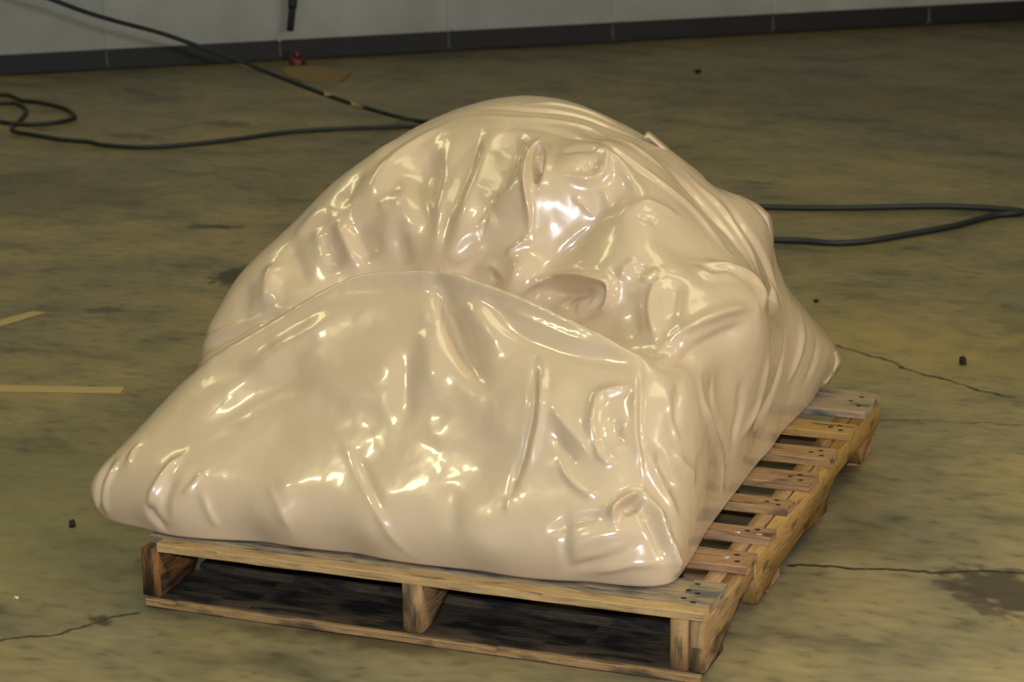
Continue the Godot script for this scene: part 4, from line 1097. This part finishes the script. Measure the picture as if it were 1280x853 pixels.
	for s in [[notched, -1.026, -0.990, scorched, 1], [mid_foot, -0.529, -0.492, tan_wood, 2], [notched, -0.057, -0.0245, tan_wood, 3], [stub, -0.0225, 0.0035, tan_wood, 4], [plate, -0.0215, 0.0045, yellow, 5]]:
		var o := obj("stringer", extruded(s[0], s[1], s[2], s[4], 0.0022), s[3], t)
		o.position = off
	# bottom boards
	for s in [[0.002, -0.135, -1.015, -0.006, dark_wood, 0], [-0.165, -0.262, -1.0, -0.028, dark_wood, 1], [-0.392, -0.48, -1.0, -0.004, pink, 2], [-0.752, -0.84, -1.0, -0.010, pink, 3], [-1.085, -1.205, -1.0, -0.008, pink, 4]]:
		var o := obj("bottom_board", plank(Vector3(s[3] - s[2], 0.015, s[0] - s[1]), 14, 0.0016, 0.002, 80 + s[5]), s[4], t)
		o.position = Vector3((s[2] + s[3]) / 2.0, 0.0085, (s[0] + s[1]) / 2.0) + off
	var lip := obj("bottom_board", plank(Vector3(1.012, 0.014, 0.012), 16, 0.0012, 0.002, 95), tan_wood, t)
	lip.position = Vector3(-0.508, 0.0082, 0.0075) + off

func vinyl() -> StandardMaterial3D:
	var m := mat(Color(0.80, 0.71, 0.585), 0.25, 0.5)
	m.clearcoat_enabled = true
	m.clearcoat = 0.5
	m.clearcoat_roughness = 0.06
	var grain := NoiseTexture2D.new()
	grain.width = 512
	grain.height = 512
	grain.seamless = true
	grain.as_normal_map = true
	grain.bump_strength = 1.5
	grain.noise = noise(0.03, 91, 3)
	m.normal_enabled = true
	m.normal_texture = grain
	m.normal_scale = 0.12
	m.uv1_triplanar = true
	m.uv1_world_triplanar = true
	m.uv1_scale = Vector3(3, 3, 3)
	return m

func build_bundle() -> void:
	var v := vinyl()
	var t := thing("wrapped_bundle", Vector3(HEART.x, 0.121, HEART.z), "large slumped bundle in shiny tan vinyl, heaped over the pallet", "bundle")
	var skin := obj("cover", bundle_mesh(), v, t)
	skin.position = -t.position
	var seam_flap_0 := obj("seam_flap", ribbon(PackedVector3Array([Vector3(-0.23, 0.572, -0.97), Vector3(-0.197, 0.553, -0.985), Vector3(-0.179, 0.538, -0.99), Vector3(-0.171, 0.523, -1), Vector3(-0.166, 0.495, -1), Vector3(-0.165, 0.46, -1)]), PackedVector3Array([Vector3(-0.227, 0.566, -0.95), Vector3(-0.198, 0.546, -0.96), Vector3(-0.18, 0.531, -0.965), Vector3(-0.174, 0.519, -0.97), Vector3(-0.17, 0.497, -0.975), Vector3(-0.167, 0.463, -0.985)]), 0.0022), v, t)
	seam_flap_0.position = -t.position
	var seam_flap_502 := obj("seam_flap", ribbon(PackedVector3Array([Vector3(-0.375, 0.709, -0.84), Vector3(-0.367, 0.712, -0.845), Vector3(-0.343, 0.687, -0.86), Vector3(-0.322, 0.663, -0.875), Vector3(-0.295, 0.639, -0.89), Vector3(-0.275, 0.619, -0.9)]), PackedVector3Array([Vector3(-0.368, 0.706, -0.82), Vector3(-0.359, 0.705, -0.825), Vector3(-0.338, 0.681, -0.84), Vector3(-0.318, 0.659, -0.855), Vector3(-0.292, 0.635, -0.87), Vector3(-0.272, 0.616, -0.88)]), 0.0022), v, t)
	seam_flap_502.position = -t.position
	var seam_flap_1020 := obj("seam_flap", ribbon(PackedVector3Array([Vector3(-0.104, 0.18, -1.28), Vector3(-0.101, 0.143, -1.31), Vector3(-0.11, 0.12, -1.28), Vector3(-0.116, 0.111, -1.25)]), PackedVector3Array([Vector3(-0.102, 0.18, -1.25), Vector3(-0.102, 0.155, -1.26), Vector3(-0.106, 0.139, -1.23), Vector3(-0.108, 0.131, -1.2)]), 0.0022), v, t)
	seam_flap_1020.position = -t.position

func build_small_things() -> void:
	var rubber := mat(Color(0.10, 0.125, 0.135), 0.55)
	tag(obj("extension_cord", tube(PackedVector3Array([Vector3(-3.484, 0.007, -3.482), Vector3(-3.399, 0.007, -3.468), Vector3(-3.335, 0.007, -3.487), Vector3(-3.291, 0.007, -3.54), Vector3(-3.281, 0.007, -3.61), Vector3(-3.308, 0.007, -3.656), Vector3(-3.382, 0.007, -3.73), Vector3(-3.462, 0.007, -3.776), Vector3(-3.545, 0.007, -3.808), Vector3(-3.608, 0.007, -3.818), Vector3(-3.693, 0.007, -3.88), Vector3(-3.734, 0.007, -3.883), Vector3(-3.858, 0.007, -3.875), Vector3(-3.836, 0.007, -3.765), Vector3(-3.75, 0.007, -3.705), Vector3(-3.65, 0.007, -3.749), Vector3(-3.602, 0.007, -3.763), Vector3(-3.534, 0.007, -3.713), Vector3(-3.485, 0.007, -3.644), Vector3(-3.434, 0.007, -3.524), Vector3(-3.405, 0.007, -3.427), Vector3(-3.357, 0.007, -3.364), Vector3(-3.275, 0.007, -3.338), Vector3(-3.149, 0.007, -3.3), Vector3(-3.044, 0.007, -3.295), Vector3(-2.971, 0.007, -3.268), Vector3(-2.831, 0.007, -3.274), Vector3(-2.707, 0.007, -3.36), Vector3(-2.598, 0.007, -3.479), Vector3(-2.493, 0.007, -3.611), Vector3(-2.364, 0.007, -3.701), Vector3(-2.225, 0.007, -3.768), Vector3(-2.15, 0.007, -3.804), Vector3(-2.016, 0.007, -3.805), Vector3(-1.807, 0.007, -3.694)]), 0.0066, 10, 6), rubber), "dark cable looped on the floor at the left and running behind the bundle", "cable")
	tag(obj("extension_cord", tube(PackedVector3Array([Vector3(-0.916, 0.009, -3.011), Vector3(-0.785, 0.009, -3.081), Vector3(-0.666, 0.009, -3.109), Vector3(-0.539, 0.009, -3.148), Vector3(-0.436, 0.009, -3.19), Vector3(-0.311, 0.009, -3.239), Vector3(-0.181, 0.009, -3.26), Vector3(-0.078, 0.009, -3.253), Vector3(-0.089, 0.009, -3.221), Vector3(-0.142, 0.009, -3.176), Vector3(-0.223, 0.009, -3.03), Vector3(-0.324, 0.009, -2.898), Vector3(-0.41, 0.009, -2.8), Vector3(-0.486, 0.009, -2.759), Vector3(-0.573, 0.009, -2.758), Vector3(-0.646, 0.009, -2.744), Vector3(-0.787, 0.009, -2.735)]), 0.008, 10, 6), rubber), "dark cable doubled back in a narrow loop on the floor right of the bundle", "cable")
	var hung := thing("hanging_cable", Vector3(-2.4, 0, -3.8), "dark cable slanting down across the white wall to the floor", "cable")
	obj("cord", tube(PackedVector3Array([Vector3(-5.4, 5.9, -2.9), Vector3(-5.35, 3.6, -2.9), Vector3(-5.2, 1.7, -2.95), Vector3(-2.99, 0.787, -2.193), Vector3(-2.851, 0.69, -2.393), Vector3(-2.774, 0.616, -2.549), Vector3(-2.731, 0.578, -2.629), Vector3(-2.686, 0.529, -2.729), Vector3(-2.64, 0.483, -2.841), Vector3(-2.564, 0.415, -3.01), Vector3(-2.399, 0.272, -3.275), Vector3(-2.319, 0.167, -3.496), Vector3(-2.271, 0.108, -3.63), Vector3(-2.229, 0.011, -3.907), Vector3(-2.098, 0.011, -3.867), Vector3(-1.939, 0.011, -3.889)]), 0.0068, 10, 8), rubber, hung).position = -hung.position
	var band_tan := mat(Color(0.55, 0.47, 0.32), 0.6)  # tan colour for three short lengths of the cord
	obj("tan_band", tube(PackedVector3Array([Vector3(-2.314, 0.162, -3.509), Vector3(-2.298, 0.14, -3.557)]), 0.0078, 10, 2), band_tan, hung).position = -hung.position
	obj("tan_band", tube(PackedVector3Array([Vector3(-2.279, 0.117, -3.61), Vector3(-2.253, 0.092, -3.662)]), 0.0078, 10, 2), band_tan, hung).position = -hung.position
	obj("tan_band", tube(PackedVector3Array([Vector3(-2.443, 0.309, -3.204), Vector3(-2.417, 0.287, -3.246)]), 0.0078, 10, 2), band_tan, hung).position = -hung.position
	var hp := tube(PackedVector3Array([Vector3(-3.0, 0.42, -4.76), Vector3(-3.015, 0.28, -4.764), Vector3(-3.024, 0.20, -4.762)]), 0.017, 12, 4)
	var hose := thing("hanging_hose", Vector3(-3.021, 0.2, -4.765), "thick black hose end hanging in front of the white wall", "hose")
	obj("sleeve", hp, rubber, hose).position = -hose.position
	obj("tip", tube(PackedVector3Array([Vector3(-3.023, 0.205, -4.762), Vector3(-3.035, 0.116, -4.759)]), 0.0135, 12, 4), mat(Color(0.03, 0.03, 0.03), 0.6), hose).position = -hose.position
	obj("cord", tube(PackedVector3Array([Vector3(-3.0, 0.41, -4.76), Vector3(-2.96, 1.4, -4.77), Vector3(-2.95, 2.6, -4.79)]), 0.006, 8, 4), rubber, hose).position = -hose.position
	var tape := mat(Color(0.70, 0.61, 0.42), 0.6)
	tag(obj("tape_strip", sheet(PackedVector2Array([Vector2(-2.103, -0.962), Vector2(-1.947, -1.011), Vector2(-1.805, -1.048), Vector2(-1.675, -1.087), Vector2(-1.659, -1.044), Vector2(-1.782, -1.010), Vector2(-1.922, -0.970), Vector2(-2.079, -0.925)]), 0.0012), tape), "straight strip of tan tape on the floor left of the bundle", "tape")
	tag(obj("tape_strip", sheet(PackedVector2Array([Vector2(-2.298, -1.361), Vector2(-2.230, -1.465), Vector2(-2.192, -1.558), Vector2(-2.156, -1.555), Vector2(-2.200, -1.418), Vector2(-2.265, -1.309)]), 0.0012), tape), "slanted strip of tan tape on the floor, farther off than the straight strip", "tape")
	tag(obj("cardboard_sheet", sheet(PackedVector2Array([Vector2(-3.015, -4.622), Vector2(-2.916, -4.699), Vector2(-2.734, -4.624), Vector2(-2.692, -4.450), Vector2(-2.819, -4.413), Vector2(-2.907, -4.480)]), 0.004), mat(Color(0.44, 0.37, 0.25), 0.85)), "flat piece of brown cardboard on the floor by the back wall", "cardboard")
	var cap := thing("plastic_cap", Vector3(-2.994, 0, -4.726), "small dark red cap on the floor at the baseboard", "cap")
	var red := mat(Color(0.30, 0.05, 0.06), 0.4)
	obj("rim", disc(0.03, 0.022, 16), red, cap)
	obj("stem", tube(PackedVector3Array([Vector3(0, 0.015, 0), Vector3(0, 0.045, 0)]), 0.014, 12, 2), red, cap)
	var chip_90 := obj("debris_chip", plank(Vector3(0.026, 0.006, 0.011), 3, 0.002, 0.0015, 90), mat(Color(0.03, 0.035, 0.04), 0.6))
	chip_90.position = Vector3(-1.343, 0.004, -0.296)
	chip_90.rotation.y = 2.1
	tag(chip_90, "small black chip on the floor below the bundle's left corner", "debris")
	var chip_21 := obj("debris_chip", plank(Vector3(0.006, 0.003, 0.005), 3, 0.002, 0.0015, 21), mat(Color(0.9, 0.88, 0.8), 0.6))
	chip_21.position = Vector3(-1.249, 0.003, 0.055)
	chip_21.rotation.y = -0.3
	tag(chip_21, "tiny white crumb on the floor in the lower left", "debris")
	var chip_1203 := obj("debris_chip", plank(Vector3(0.012, 0.016, 0.014), 3, 0.002, 0.0015, 1203), mat(Color(0.03, 0.035, 0.03), 0.6))
	chip_1203.position = Vector3(0.05, 0.009, -1.83)
	chip_1203.rotation.y = 2.1
	tag(chip_1203, "small black lump standing on the floor far right of the pallet", "debris")
	var chip_872 := obj("debris_chip", plank(Vector3(0.02, 0.01, 0.014), 3, 0.002, 0.0015, 872), mat(Color(0.04, 0.04, 0.04), 0.6))
	chip_872.position = Vector3(-1.537, 0.006, -4.972)
	chip_872.rotation.y = 1.3
	tag(chip_872, "tiny dark speck on the far floor behind the bundle", "debris")
	var chip_1020 := obj("debris_chip", plank(Vector3(0.012, 0.006, 0.01), 3, 0.002, 0.0015, 1020), mat(Color(0.06, 0.06, 0.05), 0.6))
	chip_1020.position = Vector3(-0.39, 0.004, -2.223)
	chip_1020.rotation.y = 1.7
	tag(chip_1020, "tiny dark bit on the floor just right of the bundle", "debris")
